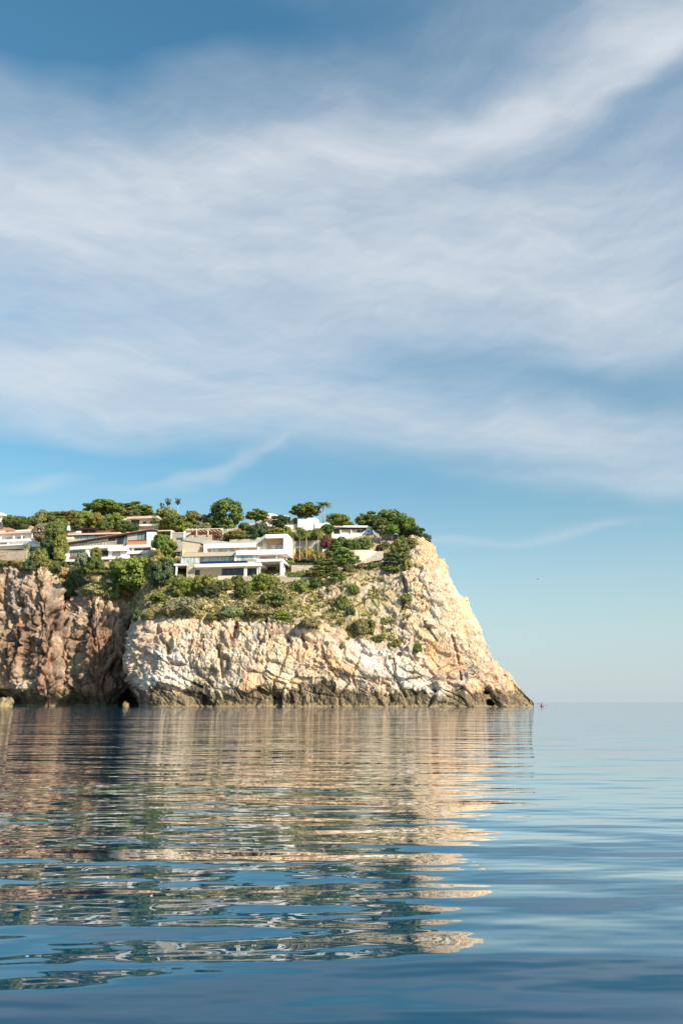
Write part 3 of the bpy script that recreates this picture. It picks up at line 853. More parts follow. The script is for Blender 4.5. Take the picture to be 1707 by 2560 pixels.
# living floor
V.box('living_wall', 'beige', 463, 591, 1384, 1409, 2.9, 12.3)
V.box('glazed_wall', 'cream', 591.2, 646, 1380, 1409, 1.2, 12.25)
V.box('loggia_back', 'cream', 646.2, 710, 1380, 1409, 4.6, 12.32)
V.window(506, 586, 1391.4, 1403, 2.9, 4, 'curtain', 'metal')
V.window(593, 644, 1387, 1402, 1.2, 3, 'curtain', 'metal')
V.posts('column', 'white', [588.5], 1385, 1408, 1.0, .65)
V.posts('column', 'cream', [478], 1391, 1409, 1.9, .45)
V.rail(453, 500, 1391, 1408, 1.8, 'metal', 8, glassy=True)
V.posts('column', 'white', [716], 1385.6, 1400, 5.5, .5)
V.box('stone_band', 'beige', 459, 590, 1380.4, 1390.6, 1.5, 12.2)
V.box('balcony_band', 'white', 590.3, 718, 1374.3, 1386.2, .4, 12.6)
# upper floor
V.box('tall_wall', 'beige', 457.5, 502, 1348.5, 1381, 4.0, 12.8)
V.poly('sloping_roof', 'grey', [(457.5, 1344.5), (470, 1343.8), (572, 1354.6), (576, 1358.6), (509, 1360.4), (502, 1356.8), (457.5, 1350)], 3.7, 13)
V.box('recess_wall', 'wood', 502, 642, 1362, 1381, 3.7, 12.7)
V.posts('column', 'white', [513], 1362.2, 1381, 2.7, .95)
V.box('roof_beam', 'white', 509, 639.5, 1358.4, 1369.0, 2.6, 12.9)
for a_, b_ in ((527, 549), (555, 577), (580, 592), (597, 622)): V.window(a_, b_, 1371.6, 1380.5, 3.7, 2, 'curtain', 'metal')
V.poly('roof_ramp', 'grey', [(639.8, 1353), (664, 1336), (664, 1349), (646, 1357), (632, 1366), (621, 1368)], 3.4, 13.1)
V.box('frame_top', 'white', 664, 718, 1335.2, 1344.6, 1.0, 13.2)
V.box('frame_side', 'white', 708.2, 718, 1344.7, 1374.2, 1.0, 13.15)
V.box('loggia_wall', 'cream', 642, 708, 1343, 1376, 4.2, 13.0)
V.box('wood_lintel', 'wood', 665, 707.8, 1346.6, 1358.6, 2.4, 4.25)
V.window(667, 706, 1360.6, 1375, 4.2, 3, 'curtain', 'metal')
V.window(647, 656, 1357, 1366, 4.2, 1, 'blind')
V.posts('column', 'white', [645.5], 1367, 1375, 2.4, .5)
V.rail(650, 666, 1368, 1374.5, 1.0, 'metal', 3)
# open carport beside it
V.box('carport_roof', 'white', 435, 467.5, 1409.0, 1413.6, .3, 9)
V.posts('column', 'white', [440.5], 1413.7, 1438, .5, .42)
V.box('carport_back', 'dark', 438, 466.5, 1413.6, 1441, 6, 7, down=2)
V.poly('garden_gable', 'white', [(459, 1391), (476, 1391), (459, 1404)], 2.6, 3.0)
V.box('chimney', 'cream', 455.5, 458.8, 1374, 1398, 3.5, 4.6)
V.poly('chimney_foot', 'cream', [(453, 1398), (459, 1398), (463, 1408), (450, 1408)], 3.2, 5)
V.box('trellis', 'terracotta', 438, 455, 1376.5, 1379, 4.2, 7)
V.box('trellis_post', 'cream', 450.5, 453, 1379, 1398, 4.4, 4.8)
# closed parasol, loungers
def parasol(px, py, hpx, Y, label):
    g_ = at(px, py, Y); k = Y / F; r_ = empty('parasol', g_); h_ = hpx * k
    MB().tube([(0, 0, 0), (0, 0, h_)], .04, 6).build('pole', M['metal'], r_)
    MB().tube([(0, 0, h_ * .18), (0, 0, h_ * .35), (0, 0, h_ * .7), (0, 0, h_ * 1.02)], [.30, .36, .17, .05], 8).build('canopy', M['canvas'], r_)
    MB().tube([(0, 0, 0), (0, 0, .12)], .3, 10).build('base', M['grey'], r_)
    tag(r_, label, 'parasol'); return r_
parasol(691, 1397.2, 9.6, 222.6, 'closed white parasol standing on the terrace of the pool villa')
def lounger(px, py, Y, rz, label):
    r_ = empty('sun_lounger', at(px, py, Y), rz)
    MB().box(-.95, .45, -.33, .33, .28, .36).build('seat', M['canvas'], r_)
    MB().prism([(.45, .29), (1.15, .66), (1.12, .74), (.44, .37)], -.33, .33).build('backrest', M['canvas'], r_)
    for x in (-.85, .35):
        for y in (-.27, .27): MB().box(x - .03, x + .03, y - .03, y + .03, 0, .28).build('leg', M['metal'], r_)
    tag(r_, label, 'lounger'); return r_
lounger(684, 1440.3, 223.5, .3, 'white sun lounger under the villa terrace beside the thick white column')

# --- the western villa with the long sloping dark eave
B = House('hillside_villa', 'white villa of three storeys with a long dark sloping eave and orange balconies', 'villa', 270, 1400, 245, -8)
B.box('upper_wall', 'cream', 180, 292, 1337, 1362, 5.4, 14)
B.box('roof_slab', 'pinkroof', 166, 300, 1332.3, 1336.2, 4.5, 14.4)
B.box('eave_underside', 'darkwood', 168, 298, 1336.4, 1338.2, 4.9, 14.2)
for a_, b_, n_p in ((184, 210, 4), (212, 232.5, 3), (235, 264, 3), (266, 290, 2)): B.window(a_, b_, 1339.2, 1357, 5.4, n_p, 'teal')
B.box('bay_box', 'cream', 165.5, 183, 1342.2, 1348.6, 4.4, 8)
B.posts('column', 'white', [177], 1348.6, 1358, 5.0, .4)
B.box('middle_wall', 'beige', 162, 320, 1347, 1374, 3.4, 14.1)
for a_, b_, y_ in ((166, 175, 1360), (177, 194, 1358), (199, 218, 1356.5), (223, 237, 1357), (239, 252, 1356), (254, 270, 1354), (273, 281, 1354.5), (283, 291, 1354.5)):
    B.window(a_, b_, y_, 1366.5, 3.4, 2, 'blind')
B.window(272, 290, 1343, 1352.5, 3.4, 2, 'dglass'); B.window(293, 309, 1342, 1361, 3.4, 3, 'dglass'); B.window(310, 316.5, 1341, 1364, 3.4, 1, 'teal')
B.poly('sloping_eave', 'darkwood', [(162, 1357.2), (377, 1323.2), (396, 1326.4), (396, 1328.4), (378, 1326.8), (162, 1361.2)], 2.2, 8.0)
B.poly('upper_eave_edge', 'terracotta', [(240, 1343.6), (377, 1322.0), (396, 1325.2), (396, 1326.2), (377, 1323.1), (240, 1344.8)], 2.1, 14.5)
B.poly('balcony_band', 'white', [(160, 1367.5), (270, 1362.2), (292, 1362.2), (320, 1366.5), (320, 1376.8), (270, 1376.8), (270, 1369), (160, 1374.8)], 1.6, 14.05)
# eastern block
B.box('east_wall', 'white', 318, 392, 1329, 1366, 3.1, 14.3)
B.box('east_lower_wall', 'white', 318, 392, 1365, 1401, 4.6, 14.2, down=2)
B.poly('east_pier', 'white', [(367.2, 1330), (391, 1330), (388, 1352), (384, 1352), (384, 1396), (377.6, 1386), (377.6, 1362), (367.2, 1362)], 2.4, 14.25)
B.box('grey_panel', 'grey', 319.5, 343, 1335.5, 1350, 2.95, 3.3)
B.window(343.6, 366.6, 1331.5, 1349.5, 3.1, 2, 'teal', tr=0)
B.box('orange_parapet', 'wood', 320, 366.8, 1352, 1361.4, 2.5, 2.7)
B.box('red_awning', 'red', 320, 366.9, 1349.6, 1352.1, 2.4, 3.05)
B.box('balcony_edge', 'white', 316, 377.5, 1361.6, 1368.2, 2.2, 4.9)
B.box('recess_back', 'wood', 335, 377, 1371.8, 1376.4, 4.35, 4.7)
B.window(337, 354, 1372.2, 1376, 4.35, 2, 'dglass'); B.window(358, 376, 1372.2, 1376, 4.35, 2, 'dglass')
B.posts('column', 'white', [332.5], 1368.3, 1377, 2.7, .45)
B.box('middle_balcony', 'white', 317, 372, 1376.4, 1384.2, 2.0, 4.9)
B.poly('balcony_ramp', 'white', [(372.1, 1376.4), (384, 1389), (384, 1397), (372.1, 1385)], 2.1, 4.9)
B.box('garage_recess', 'maroon', 322, 367, 1387.2, 1399, 4.3, 4.7)
B.box('garage_lintel', 'wood', 321, 367.2, 1385.4, 1387.2, 3.6, 4.62)
B.posts('column', 'white', [321], 1384.3, 1403, 2.3, .55); B.posts('column', 'white', [370], 1384.3, 1400, 2.3, .85)
# lower west part
B.box('lower_wall', 'white', 162, 223, 1373.5, 1403, 2.7, 13.8, down=.8)
B.box('lower_east_wall', 'white', 271, 320, 1373.5, 1403, 2.9, 13.7, down=.8)
B.window(176, 212, 1376.2, 1391, 2.7, 4, 'teal')
B.box('red_screen', 'red', 177, 192, 1389.8, 1394.6, .9, 1.1)
B.posts('column', 'white', [217], 1374, 1396, 1.8, .9)
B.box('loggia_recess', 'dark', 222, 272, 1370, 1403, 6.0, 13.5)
B.window(282, 301, 1379.4, 1390.5, 2.9, 1, 'blind')
B.box('low_parapet', 'white', 155, 245, 1390.6, 1399.5, 1.3, 2.75, down=.5)
B.box('parapet_step', 'white', 155, 168, 1384, 1390.8, 1.5, 2.72)
B.box('south_terrace', 'white', 247, 321, 1391.2, 1397.6, 1.2, 6.4)
B.box('terrace_step', 'white', 303, 317, 1386.0, 1391.0, 1.9, 2.95)
B.box('store_wall', 'cream', 247.5, 321, 1397.8, 1414, 2.2, 6.1, down=.6)
B.window(254.5, 273, 1402, 1413.5, 2.2, 2, 'dglass'); B.box('red_shutter', 'red', 255, 273, 1401.4, 1406, 1.9, 2.12)
B.posts('column', 'white', [249, 276, 320], 1397.7, 1413, 1.5, .5)
# roof terrace with its pergola
B.box('roof_canopy', 'darkwood', 193, 241, 1319.6, 1322.4, 7.6, 13)
B.posts('roof_post', 'darkwood', [195, 205, 222, 240], 1322.4, 1333, 8, .25)
B.box('roof_cabin', 'maroon', 203, 288, 1324.5, 1333, 11, 13.5)
B.box('planter', 'white', 190.5, 202, 1327.5, 1332.4, 7.4, 8.6)
B.poly('roof_chimney', 'white', [(167.5, 1325), (170, 1314), (173, 1314), (174, 1326)], 10, 10.8)
B.rail(243, 290, 1327, 1332.4, 8, 'terracotta', 12)

# --- house above it
U = House('upper_house', 'pale house with a low pink roof on a stone base above the sloping eave villa', 'house', 360, 1328, 258, -10)
U.box('wall', 'cream', 322, 396, 1295.5, 1313, 3.4, 11)
U.poly('roof', 'pinkroof', [(317, 1291.8), (395, 1288.6), (410, 1300), (408, 1301.6), (392, 1294.4), (318, 1297)], 1.2, 11.4)
U.box('west_wing', 'cream', 305, 321.5, 1296, 1313, 4.2, 10.5)
U.box('west_pillar', 'white', 318, 322.2, 1294.5, 1311.5, 1.6, 4.5)
U.window(329, 349, 1300.5, 1311.6, 3.4, 4, 'dglass', 'darkwood'); U.window(357.5, 367, 1304, 1309.5, 3.4, 1, 'dglass', 'red'); U.window(376, 381, 1304, 1308.5, 3.4, 1, 'dglass'); U.window(385, 389, 1304, 1308.5, 3.4, 1, 'dglass')
U.box('balcony', 'white', 335.5, 394, 1310.4, 1314.4, 1.8, 3.5)
U.poly('gable', 'white', [(389.5, 1303), (394, 1297.5), (399, 1300), (397.5, 1312), (392.5, 1310)], 1.5, 3.3)
U.box('base', 'stone', 338, 397, 1314.4, 1331, 2.8, 11.2, down=4)

# --- far west villa with terraces
A = House('terraced_villa', 'long white villa with stepped curved balconies, cut off by the edge of the view', 'villa', 40, 1375, 262, -13)
A.box('wall', 'white', -150, 96, 1329, 1354, 7, 15)
A.box('roof_slab', 'pinkroof', -150, 85, 1332.5, 1337, 4.6, 15.2)
A.posts('roof_end', 'white', [86], 1329, 1345, 4.3, 2.1)
A.box('shade_wall', 'white', -150, 87, 1338.4, 1352, 6.8, 7.1)
A.window(14, 30, 1343, 1351.6, 6.8, 2, 'curtain', 'metal'); A.window(44, 62, 1342, 1350.5, 6.8, 3, 'teal', 'metal')
A.posts('column', 'white', [34, 54, 2], 1338, 1352, 5.2, .35)
A.box('upper_balcony', 'white', -150, 74, 1351.6, 1357.2, 3.8, 7.2)
A.box('balcony_glass', 'curtain', 66, 100, 1352.5, 1358.6, 3.2, 3.3)
A.box('middle_wall', 'white', -150, 64, 1356.8, 1365, 5.0, 14)
A.window(0, 17, 1357.6, 1363.6, 5.0, 2, 'blind')
A.posts('column', 'white', [20.5], 1357, 1365, 3.8, .5)
A.box('middle_balcony', 'white', -150, 64, 1363.8, 1367.2, 2.4, 14.4)
A.box('east_balcony', 'white', 64.2, 107, 1359.4, 1366.4, 1.8, 14.6)
A.box('lower_wall', 'white', -150, 66, 1367.0, 1376.4, 4.2, 14.1)
A.box('lower_glass', 'curtain', 67, 106, 1366.6, 1375.0, 3.4, 13)
A.box('foot_slab', 'cream', 60, 108, 1375.0, 1378, 2.8, 12, down=1)
A.box('rooftop_room', 'white', 1, 10, 1327, 1337, 5.4, 9)
A.poly('rooftop_gable', 'terracotta', [(1, 1324), (15, 1318.8), (24, 1319), (37, 1324.5), (36, 1326.4), (24, 1325.6), (8, 1328), (2, 1326.5)], 6, 14)
A.box('rooftop_wall', 'white', 24, 36, 1325.5, 1331.4, 6.6, 12)
A.poly('small_gable', 'terracotta', [(70, 1322.4), (77, 1313.4), (86, 1322), (86, 1323.4), (70, 1323.8)], 9, 13)
A.box('small_gable_wall', 'maroon', 71, 84.5, 1323.6, 1331.8, 9.5, 13)
# fragment of a house higher up
X = House('corner_house', 'white house fragment with pale roofs at the very edge of the hilltop', 'house', 0, 1330, 285, -12)
X.poly('upper_roof', 'white', [(-30, 1280), (-1, 1280), (8, 1287.5), (-30, 1289)], 2, 8)
X.box('wall', 'cream', -30, 4.5, 1288.5, 1320, 3, 9, down=3)
X.poly('porch_roof', 'white', [(-30, 1298.4), (10, 1297.4), (20, 1302.8), (18, 1304.4), (-30, 1304)], .5, 3.5)
X.window(-6, 2, 1307, 1317, 3, 2, 'dglass')

# --- round white villa on the crest
Q = House('crest_villa', 'white villa with a rounded upper storey and pink lower roof on the crest', 'villa', 660, 1316, 268, -8)
def drum(h_, px0, px1, py0, py1, d, name, mat, cz=1.0):
    a, b_, c, e_ = h_.rect(px0, px1, py0, py1, d); rx = (b_ - a) / 2; n = 20; mb = MB()
    vs = [((a + b_) / 2 + rx * math.cos(t), d + rx * cz + rx * cz * math.sin(t)) for t in [2 * math.pi * k / n for k in range(n)]]
    v = [(x, y, c) for x, y in vs] + [(x, y, e_) for x, y in vs]
    mb.add(v, [(i, (i + 1) % n, n + (i + 1) % n, n + i) for i in range(n)] + [tuple(range(n - 1, -1, -1)), tuple(range(n, 2 * n))])
    return mb.build(name, M[mat], h_.root)
Q.poly('upper_wall', 'white', [(668, 1297), (668, 1285), (676, 1283), (686, 1284.5), (696, 1289), (720, 1290), (720, 1299)], 4, 10)
drum(Q, 688, 720, 1288.4, 1298, 2.2, 'round_room', 'white', .6)
Q.window(671.5, 674.5, 1288.5, 1291.5, 4, 1, 'dglass')
Q.poly('roof', 'terracotta', [(651, 1304), (668, 1294.8), (684, 1294.4), (700, 1299), (700, 1301), (668, 1298.8), (653, 1305)], 2.6, 8)
Q.box('front_wall', 'white', 652, 682, 1298.5, 1317, 3.4, 9, down=3)
Q.window(655, 661.5, 1303.5, 1314, 3.4, 1, 'dglass')
Q.poly('pink_roof', 'pinkroof', [(612, 1313.5), (636, 1307), (652, 1305), (652, 1309), (614, 1315.4)], 3, 9)
Q.box('annex', 'cream', 614, 652, 1308.8, 1318, 4.2, 8.8, down=2)

# --- flat white house
Fh = House('flat_white_house', 'plain white box house with a long low wing beside the lone palm', 'house', 765, 1322, 250, -7)
Fh.box('tower_block', 'white', 744.5, 787, 1297.8, 1325, 1.5, 9, down=2)
Fh.box('roof_upstand', 'white', 768, 791.5, 1294.4, 1298.2, 3.0, 8.5)
Fh.box('back_block', 'cream', 787.2, 792, 1298.4, 1312, 3.5, 8.5)
Fh.poly('east_wing', 'white', [(787, 1308.6), (822, 1307), (827, 1317), (826, 1319.2), (787, 1320.4)], 1.1, 9.4)
Fh.box('wing_wall', 'cream', 755, 824, 1318.8, 1330, 1.8, 8.8, down=2)
Fh.window(756, 770, 1320.5, 1328, 1.8, 2, 'dglass')
Fh.box('linking_wall', 'grey', 729.5, 744.4, 1311.4, 1325, 2.6, 9, down=2)
Fh.box('west_pier', 'white', 720, 729.4, 1312.3, 1325, 1.0, 7, down=2)
Fh.poly('carport_roof', 'white', [(678, 1317.4), (684, 1312.8), (719.9, 1312.3), (719.9, 1316.8)], .6, 7)
Fh.box('carport_wall', 'darkwood', 683, 719.8, 1316.6, 1325, 4.5, 6.8, down=2)
Fh.box('garden_bench_wall', 'cream', 694, 720, 1320.8, 1323, 1.5, 2.0, down=1)
Z_ = House('grey_roof_house', 'small grey roofed house glimpsed between white villas on the crest', 'house', 730, 1310, 268, -8)
Z_.poly('roof', 'grey', [(719, 1302.5), (726, 1295), (742, 1294), (748, 1302)], 1.0, 8)
Z_.box('wall', 'cream', 721, 746, 1302.2, 1316, 1.8, 7, down=2)
Z_.window(733.5, 741, 1296.5, 1309.5, 1.0 - .05, 2, 'dglass')

# --- bungalow at the end
Bu = House('bungalow', 'low cream bungalow with wide flat roof and brown awning near the tip', 'bungalow', 875, 1340, 243, -6)
Bu.box('wall', 'cream', 828, 909, 1321.5, 1346, 2.3, 10, down=2)
Bu.poly('roof', 'white', [(855, 1317.8), (858, 1313.6), (917, 1313.8), (928, 1318.2), (927, 1320.2), (915, 1318.6)], .9, 10.8)
Bu.box('pergola_roof', 'pinkroof', 826.5, 855, 1315.2, 1318.2, 1.6, 8)
Bu.box('awning', 'darkwood', 828, 916, 1318.9, 1322.4, 1.6, 8.2)
Bu.poly('gable_wall', 'white', [(899, 1337.5), (917, 1321), (926, 1320.6), (929, 1341), (900, 1341)], 1.4, 9.6)
Bu.window(835, 847, 1325, 1334, 2.3, 2, 'dglass'); Bu.window(893, 900.5, 1325.2, 1331.4, 2.3, 1, 'dglass'); Bu.window(903, 908, 1325.2, 1331.4, 2.3, 1, 'dglass'); Bu.window(918.5, 923.5, 1326, 1330.5, 1.4, 1, 'blind')
Bu.posts('column', 'white', [851.5, 878], 1318, 1338, 1.7, .3)
Bu.box('garden_wall', 'white', 832, 899, 1334.6, 1342, .9, 1.3, down=2)

# --- pergola terrace between the villas
Pg = House('pergola', 'white pergola over a dark red wall, on rough stone below the big round pine', 'pergola', 510, 1345, 242, -8)
Pg.box('back_wall', 'maroon', 478, 553, 1326, 1342, 5.5, 6.2, down=2)
Pg.box('beam', 'cream', 464, 557, 1321.6, 1323.6, .6, 1.0)
Pg.posts('post', 'cream', [491.5, 520], 1323.6, 1339, .65, .3); Pg.posts('post', 'cream', [554.5], 1321, 1339, .5, .55)
for k in range(9): Pg.box('rafter', 'cream', 470 + k * 9.6, 471.2 + k * 9.6, 1320.4, 1321.5, .5, 5.8)
Pg.poly('stair_rail', 'darkwood', [(466, 1341), (489, 1325), (490, 1326.4), (468, 1342.4)], .9, 1.0)
Pg.box('stone_base', 'rubble', 464, 530, 1337.6, 1348, 1.1, 6, down=2)
Pg.box('brown_pier', 'maroon', 530.2, 538, 1334, 1347, 1.6, 3, down=1)
Pg.box('low_stone', 'rubble', 538.2, 573, 1342, 1351, 2.4, 5, down=1)
Pg.box('side_screen', 'cream', 464.5, 478, 1324, 1337.5, 1.3, 1.5)

def fence(px0, px1, y0, y1, Y, label, mat='cream', n=3, bars=1, name='fence', yaw=-8):
    h_ = House(name, label, 'fence', (px0 + px1) / 2, y1, Y, yaw)
    a, b_, c, e_ = h_.rect(px0, px1, y0, y1, 0)
    for i in range(n + 1):
        xx = a + (b_ - a) * i / n; MB().box(xx - .09, xx + .09, -.09, .09, c - .8, e_ - .01).build('post', M[mat], h_.root)
    for k in range(bars + 1):
        zz = e_ - (e_ - c) * .42 * k; MB().box(a, b_, -.06, .06, zz - .16, zz).build('rail', M[mat], h_.root)
    return h_
fence(558, 593, 1322.5, 1332, 241, 'white rail fence above the clipped hedge, right of the pergola')
G_ = House('entrance_gate', 'grey gate and light screens between the two big villas', 'gate', 445, 1365, 236, -8)
G_.box('gate_panel', 'metal', 431, 459, 1336, 1344, .2, .35)
G_.box('stair_wall', 'grey', 441, 457, 1344.4, 1372, .8, 3, down=2)
G_.box('top_beam', 'cream', 395, 430, 1325.2, 1327.6, 1, 3.5)
G_.box('gate_beam', 'cream', 430.4, 461, 1331.2, 1333.2, .0, .6)
G_.posts('gate_post', 'white', [428.5, 460.5], 1327, 1347, .1, .45)
for k in range(9): G_.box('bar', 'metal', 434 + k * 2.9, 434.8 + k * 2.9, 1333.3, 1335.9, .22, .3)

# --- garden walls
def wall(px0, px1, y0, y1, Y, mat, label, yaw=-6, thick=.6, name='garden_wall', cop=True, pts=None, down=3.0, capm='cream'):
    h_ = House(name, label, 'wall', (px0 + px1) / 2, y1, Y, yaw)
    if pts: h_.poly('wall_face', mat, pts, 0, thick)
    else:
        h_.box('wall_face', mat, px0, px1, y0 + 1.0, y1, 0, thick, down=down)
        if cop: h_.box('coping', capm, px0 - .5, px1 + .5, y0, y0 + 1.0, -.06, thick + .05)
    return h_
wall(716, 812, 1351, 1371, 236, 'grey', 'long pale retaining wall behind the slim palms')
wall(574, 652, 1347.5, 1360, 238, 'grey', 'pale wall running behind the roof of the pool villa')
wall(806, 846, 1373.5, 1396, 231, 'cream', 'ochre rendered wall between the slim palms and the pines', yaw=4)
wall(935, 992, 1335.5, 1347, 238, 'rubble', 'upper rough stone wall below the pines at the end of the point', yaw=8)
wall(928, 951, 1343.5, 1366, 236, 'rubble', 'short stone wall pier at the end of the hedge', yaw=6)
wall(951.5, 994, 1352.5, 1364, 234.5, 'rubble', 'lower rough stone wall beneath the dark hollow', yaw=8)
wall(700, 786, 1443, 1464, 218.5, 'rubble', 'curved rubble retaining wall below the lawn hedge', yaw=-4, capm='rubble')
wall(728, 796, 1413, 1424, 224, 'rubble', 'low rubble wall above the clipped hedge by the villa columns', yaw=4, capm='rubble')
wall(-40, 66, 1379, 1408, 254, 'rubble', 'tall rubble wall supporting the terraced villa', yaw=-18, capm='rubble')
wall(-40, 16, 1389, 1391.4, 252, 'terracotta', 'short terracotta ledge on the rubble wall', yaw=-18, cop=False, down=0, name='ledge')
wall(503, 617, 1499.6, 1501.8, 213.2, 'cream', 'thin pale concrete edge of the footpath on the dry slope', yaw=-2, cop=False, down=.1, thick=1.6, name='path_edge')
wall(512, 600, 1490, 1500, 215, 'rubble', 'low stone bank behind the footpath on the dry slope', yaw=-2, capm='rubble')
wall(268, 330, 1425, 1432, 238, 'cream', 'low cream wall in the garden under the red shutter', yaw=-8)
wall(905, 958, 1378, 1404, 221.5, 'stone', 'white stone ramp wall descending from the round bastion', yaw=3,
     pts=[(903, 1404), (931, 1390), (943, 1378), (958, 1377.5), (957.5, 1399), (930, 1403), (905, 1411), (890, 1416), (888, 1413)], thick=1.2, name='ramp_wall')
# round bastion
bs = House('bastion', 'round pale rendered bastion with a smooth curved parapet', 'bastion', 905, 1404, 222.5, 0)
drum(bs, 858, 943, 1377, 1412, 0, 'curved_wall', 'cream', .62); drum(bs, 857.4, 943.6, 1374.6, 1377, -.05, 'parapet', 'cream', .62)

# ------------------------------------------------------------------ kayak, bird
kp = at(1349, 1767.0, 216); kp.z = 0
K = empty('kayak', (kp.x, 214, 0.0), R(52)); K.scale = (.7, .7, .7); tag(K, 'small red kayak paddled past the tip of the headland', 'kayak')
def loft(secs, n=12):
    mb = MB(); v = []
    for (x, w_, zb, zt) in secs:
        for k in range(n):
            t = 2 * math.pi * k / n; v.append((x, math.cos(t) * w_, (zb + zt) / 2 + math.sin(t) * (zt - zb) / 2))
    m_ = len(secs); mb.add(v, [(i * n + k, i * n + (k + 1) % n, (i + 1) * n + (k + 1) % n, (i + 1) * n + k) for i in range(m_ - 1) for k in range(n)] + [tuple(range(n - 1, -1, -1)), tuple((m_ - 1) * n + k for k in range(n))])
    return mb
loft([(-1.9, .02, .16, .34), (-1.3, .22, -.03, .30), (-.5, .36, -.08, .27), (.5, .36, -.08, .27), (1.3, .22, -.03, .31), (1.95, .02, .20, .40)]).build('hull', M['hull'], K, True)
MB().tube([(-.55, 0, .275), (.35, 0, .285)], [.24, .20], 10).build('cockpit', M['shirt'], K)
# the paddler: one skinned body
def skinned(name, joints, edges, mat, parent, root=0):
    me_ = bpy.data.meshes.new(name); me_.from_pydata([j[:3] for j in joints], edges, []); me_.update(); me_.materials.append(mat)
    o = bpy.data.objects.new(name, me_); COL.objects.link(o); o.parent = parent
    sk = o.modifiers.new('skin', 'SKIN'); sk.use_smooth_shade = True
    if not me_.skin_vertices: me_.attributes  # layer is made by the modifier below
    bpy.context.view_layer.objects.active = o
    if not me_.skin_vertices: bpy.ops.mesh.customdata_skin_add()
    for i, j in enumerate(joints):
        me_.skin_vertices[0].data[i].radius = (j[3], j[4] if len(j) > 4 else j[3]); me_.skin_vertices[0].data[i].use_root = (i == root)
    sb = o.modifiers.new('sub', 'SUBSURF'); sb.levels = 1; sb.render_levels = 2
    return o
Pn = empty('person', (kp.x - .02, 214, 0.22), R(52)); tag(Pn, 'paddler in dark clothing sitting in the red kayak', 'person')
J = [(-.1, 0, .12, .15, .17), (-.08, 0, .32, .14, .15), (-.05, 0, .50, .16, .13), (-.03, 0, .62, .06), (-.02, 0, .70, .075, .085), (-.01, 0, .80, .085, .095), (-.02, 0, .88, .05),
     (-.04, .19, .54, .06), (.12, .27, .36, .045), (.34, .25, .40, .035), (-.04, -.19, .54, .06), (.12, -.27, .36, .045), (.34, -.25, .40, .035),
     (.15, .12, .14, .085), (.50, .14, .20, .07), (.85, .10, .08, .05), (.15, -.12, .14, .085), (.50, -.14, .20, .07), (.85, -.10, .08, .05)]
E_ = [(0, 1), (1, 2), (2, 3), (3, 4), (4, 5), (5, 6), (2, 7), (7, 8), (8, 9), (2, 10), (10, 11), (11, 12), (0, 13), (13, 14), (14, 15), (0, 16), (16, 17), (17, 18)]
skinned('body', J, E_, M['skin'], Pn)
skinned('shirt', [(j[0], j[1], j[2], j[3] * 1.12, (j[4] if len(j) > 4 else j[3]) * 1.14) for j in (J[0], J[1], J[2], J[7], J[8], J[10], J[11])], [(0, 1), (1, 2), (2, 3), (3, 4), (2, 5), (5, 6)], M['shirt'], Pn)
MB().tube([(-.05, 0, .76), (-.035, 0, .84), (-.02, 0, .90)], [.085, .10, .06], 10).build('hair', M['hair'], Pn, True)
Pd = empty('paddle', (kp.x - .02, 214, .60), R(52)); tag(Pd, 'double bladed paddle held across the red kayak', 'paddle')
MB().tube([(.34, -1.05, -.18), (.36, 1.05, .22)], .018, 6).build('shaft', M['darkmetal'], Pd)
for s_ in (-1, 1):
    MB().tube([(.35, s_ * 1.0, s_ * .20), (.35, s_ * 1.2, s_ * .24), (.35, s_ * 1.38, s_ * .275)], [.03, .09, .05], 6).build('blade', M['hull'], Pd)
bp_ = at(1343, 1448, 150)
Bd = empty('seagull', bp_, R(35)); Bd.scale = (.62, .62, .62); tag(Bd, 'lone dark seagull gliding over the open sea beyond the point', 'bird')
bod = loft([(-.32, .01, -.01, .02), (-.18, .07, -.06, .06), (.05, .09, -.09, .07), (.20, .06, -.03, .08), (.30, .045, .0, .085), (.38, .01, .02, .05)], 10)
for s_ in (-1, 1):
    bod.add([(.12, s_ * .05, .03), (-.10, s_ * .05, .02), (-.02, s_ * .36, .20), (.16, s_ * .34, .22), (-.16, s_ * .78, .16), (-.06, s_ * .74, .19),
             (.12, s_ * .05, .05), (-.10, s_ * .05, .04), (-.02, s_ * .36, .22), (.16, s_ * .34, .24), (-.16, s_ * .78, .17), (-.06, s_ * .74, .20)],
            [(0, 1, 2, 3), (3, 2, 4, 5), (9, 8, 7, 6), (11, 10, 8, 9), (0, 3, 9, 6), (1, 7, 8, 2), (3, 5, 11, 9), (2, 8, 10, 4), (5, 4, 10, 11)])
bod.build('body', M['feather'], Bd, True)

# ------------------------------------------------------------------ planting: crest trees
g1 = 'umbrella pines on the crest'
plant('umbrella', 262, 1310, 104, 64, 'bright', 'wide umbrella pine, west half of the twin crowns above the pink roof house', group=g1, Y=276, var=0)
plant('umbrella', 335, 1304, 94, 52, 'bright', 'wide umbrella pine, east half of the twin crowns above the pink roof house', group=g1, Y=278, var=1)
plant('round', 322, 1312, 64, 38, 'olive', 'low olive green tree under the twin umbrella crowns', Y=274)
plant('umbrella', 762, 1308, 80, 54, 'pine', 'flat topped umbrella pine beside the lone tall palm', group=g1, Y=262, var=0)
plant('umbrella', 641, 1314, 58, 44, 'pine', 'small leaning umbrella pine beside the round white villa', group=g1, Y=262, var=1)
plant('round', 566, 1322, 88, 72, 'pine', 'big round crowned pine with pale forked trunk behind the pergola', group=None, Y=252, var=1, name='round_pine')
plant('round', 540, 1324, 56, 46, 'deep', 'dark lower tree tucked against the big round pine', Y=253, var=0)
plant('umbrella', 926, 1338, 74, 62, 'pine', 'outer umbrella pine reaching over the bungalow roof', group=g1, Y=250, var=1)
plant('round', 970, 1340, 90, 66, 'pine', 'tall broad pine in the middle of the clump at the end of the point', Y=247, var=0, name='round_pine')
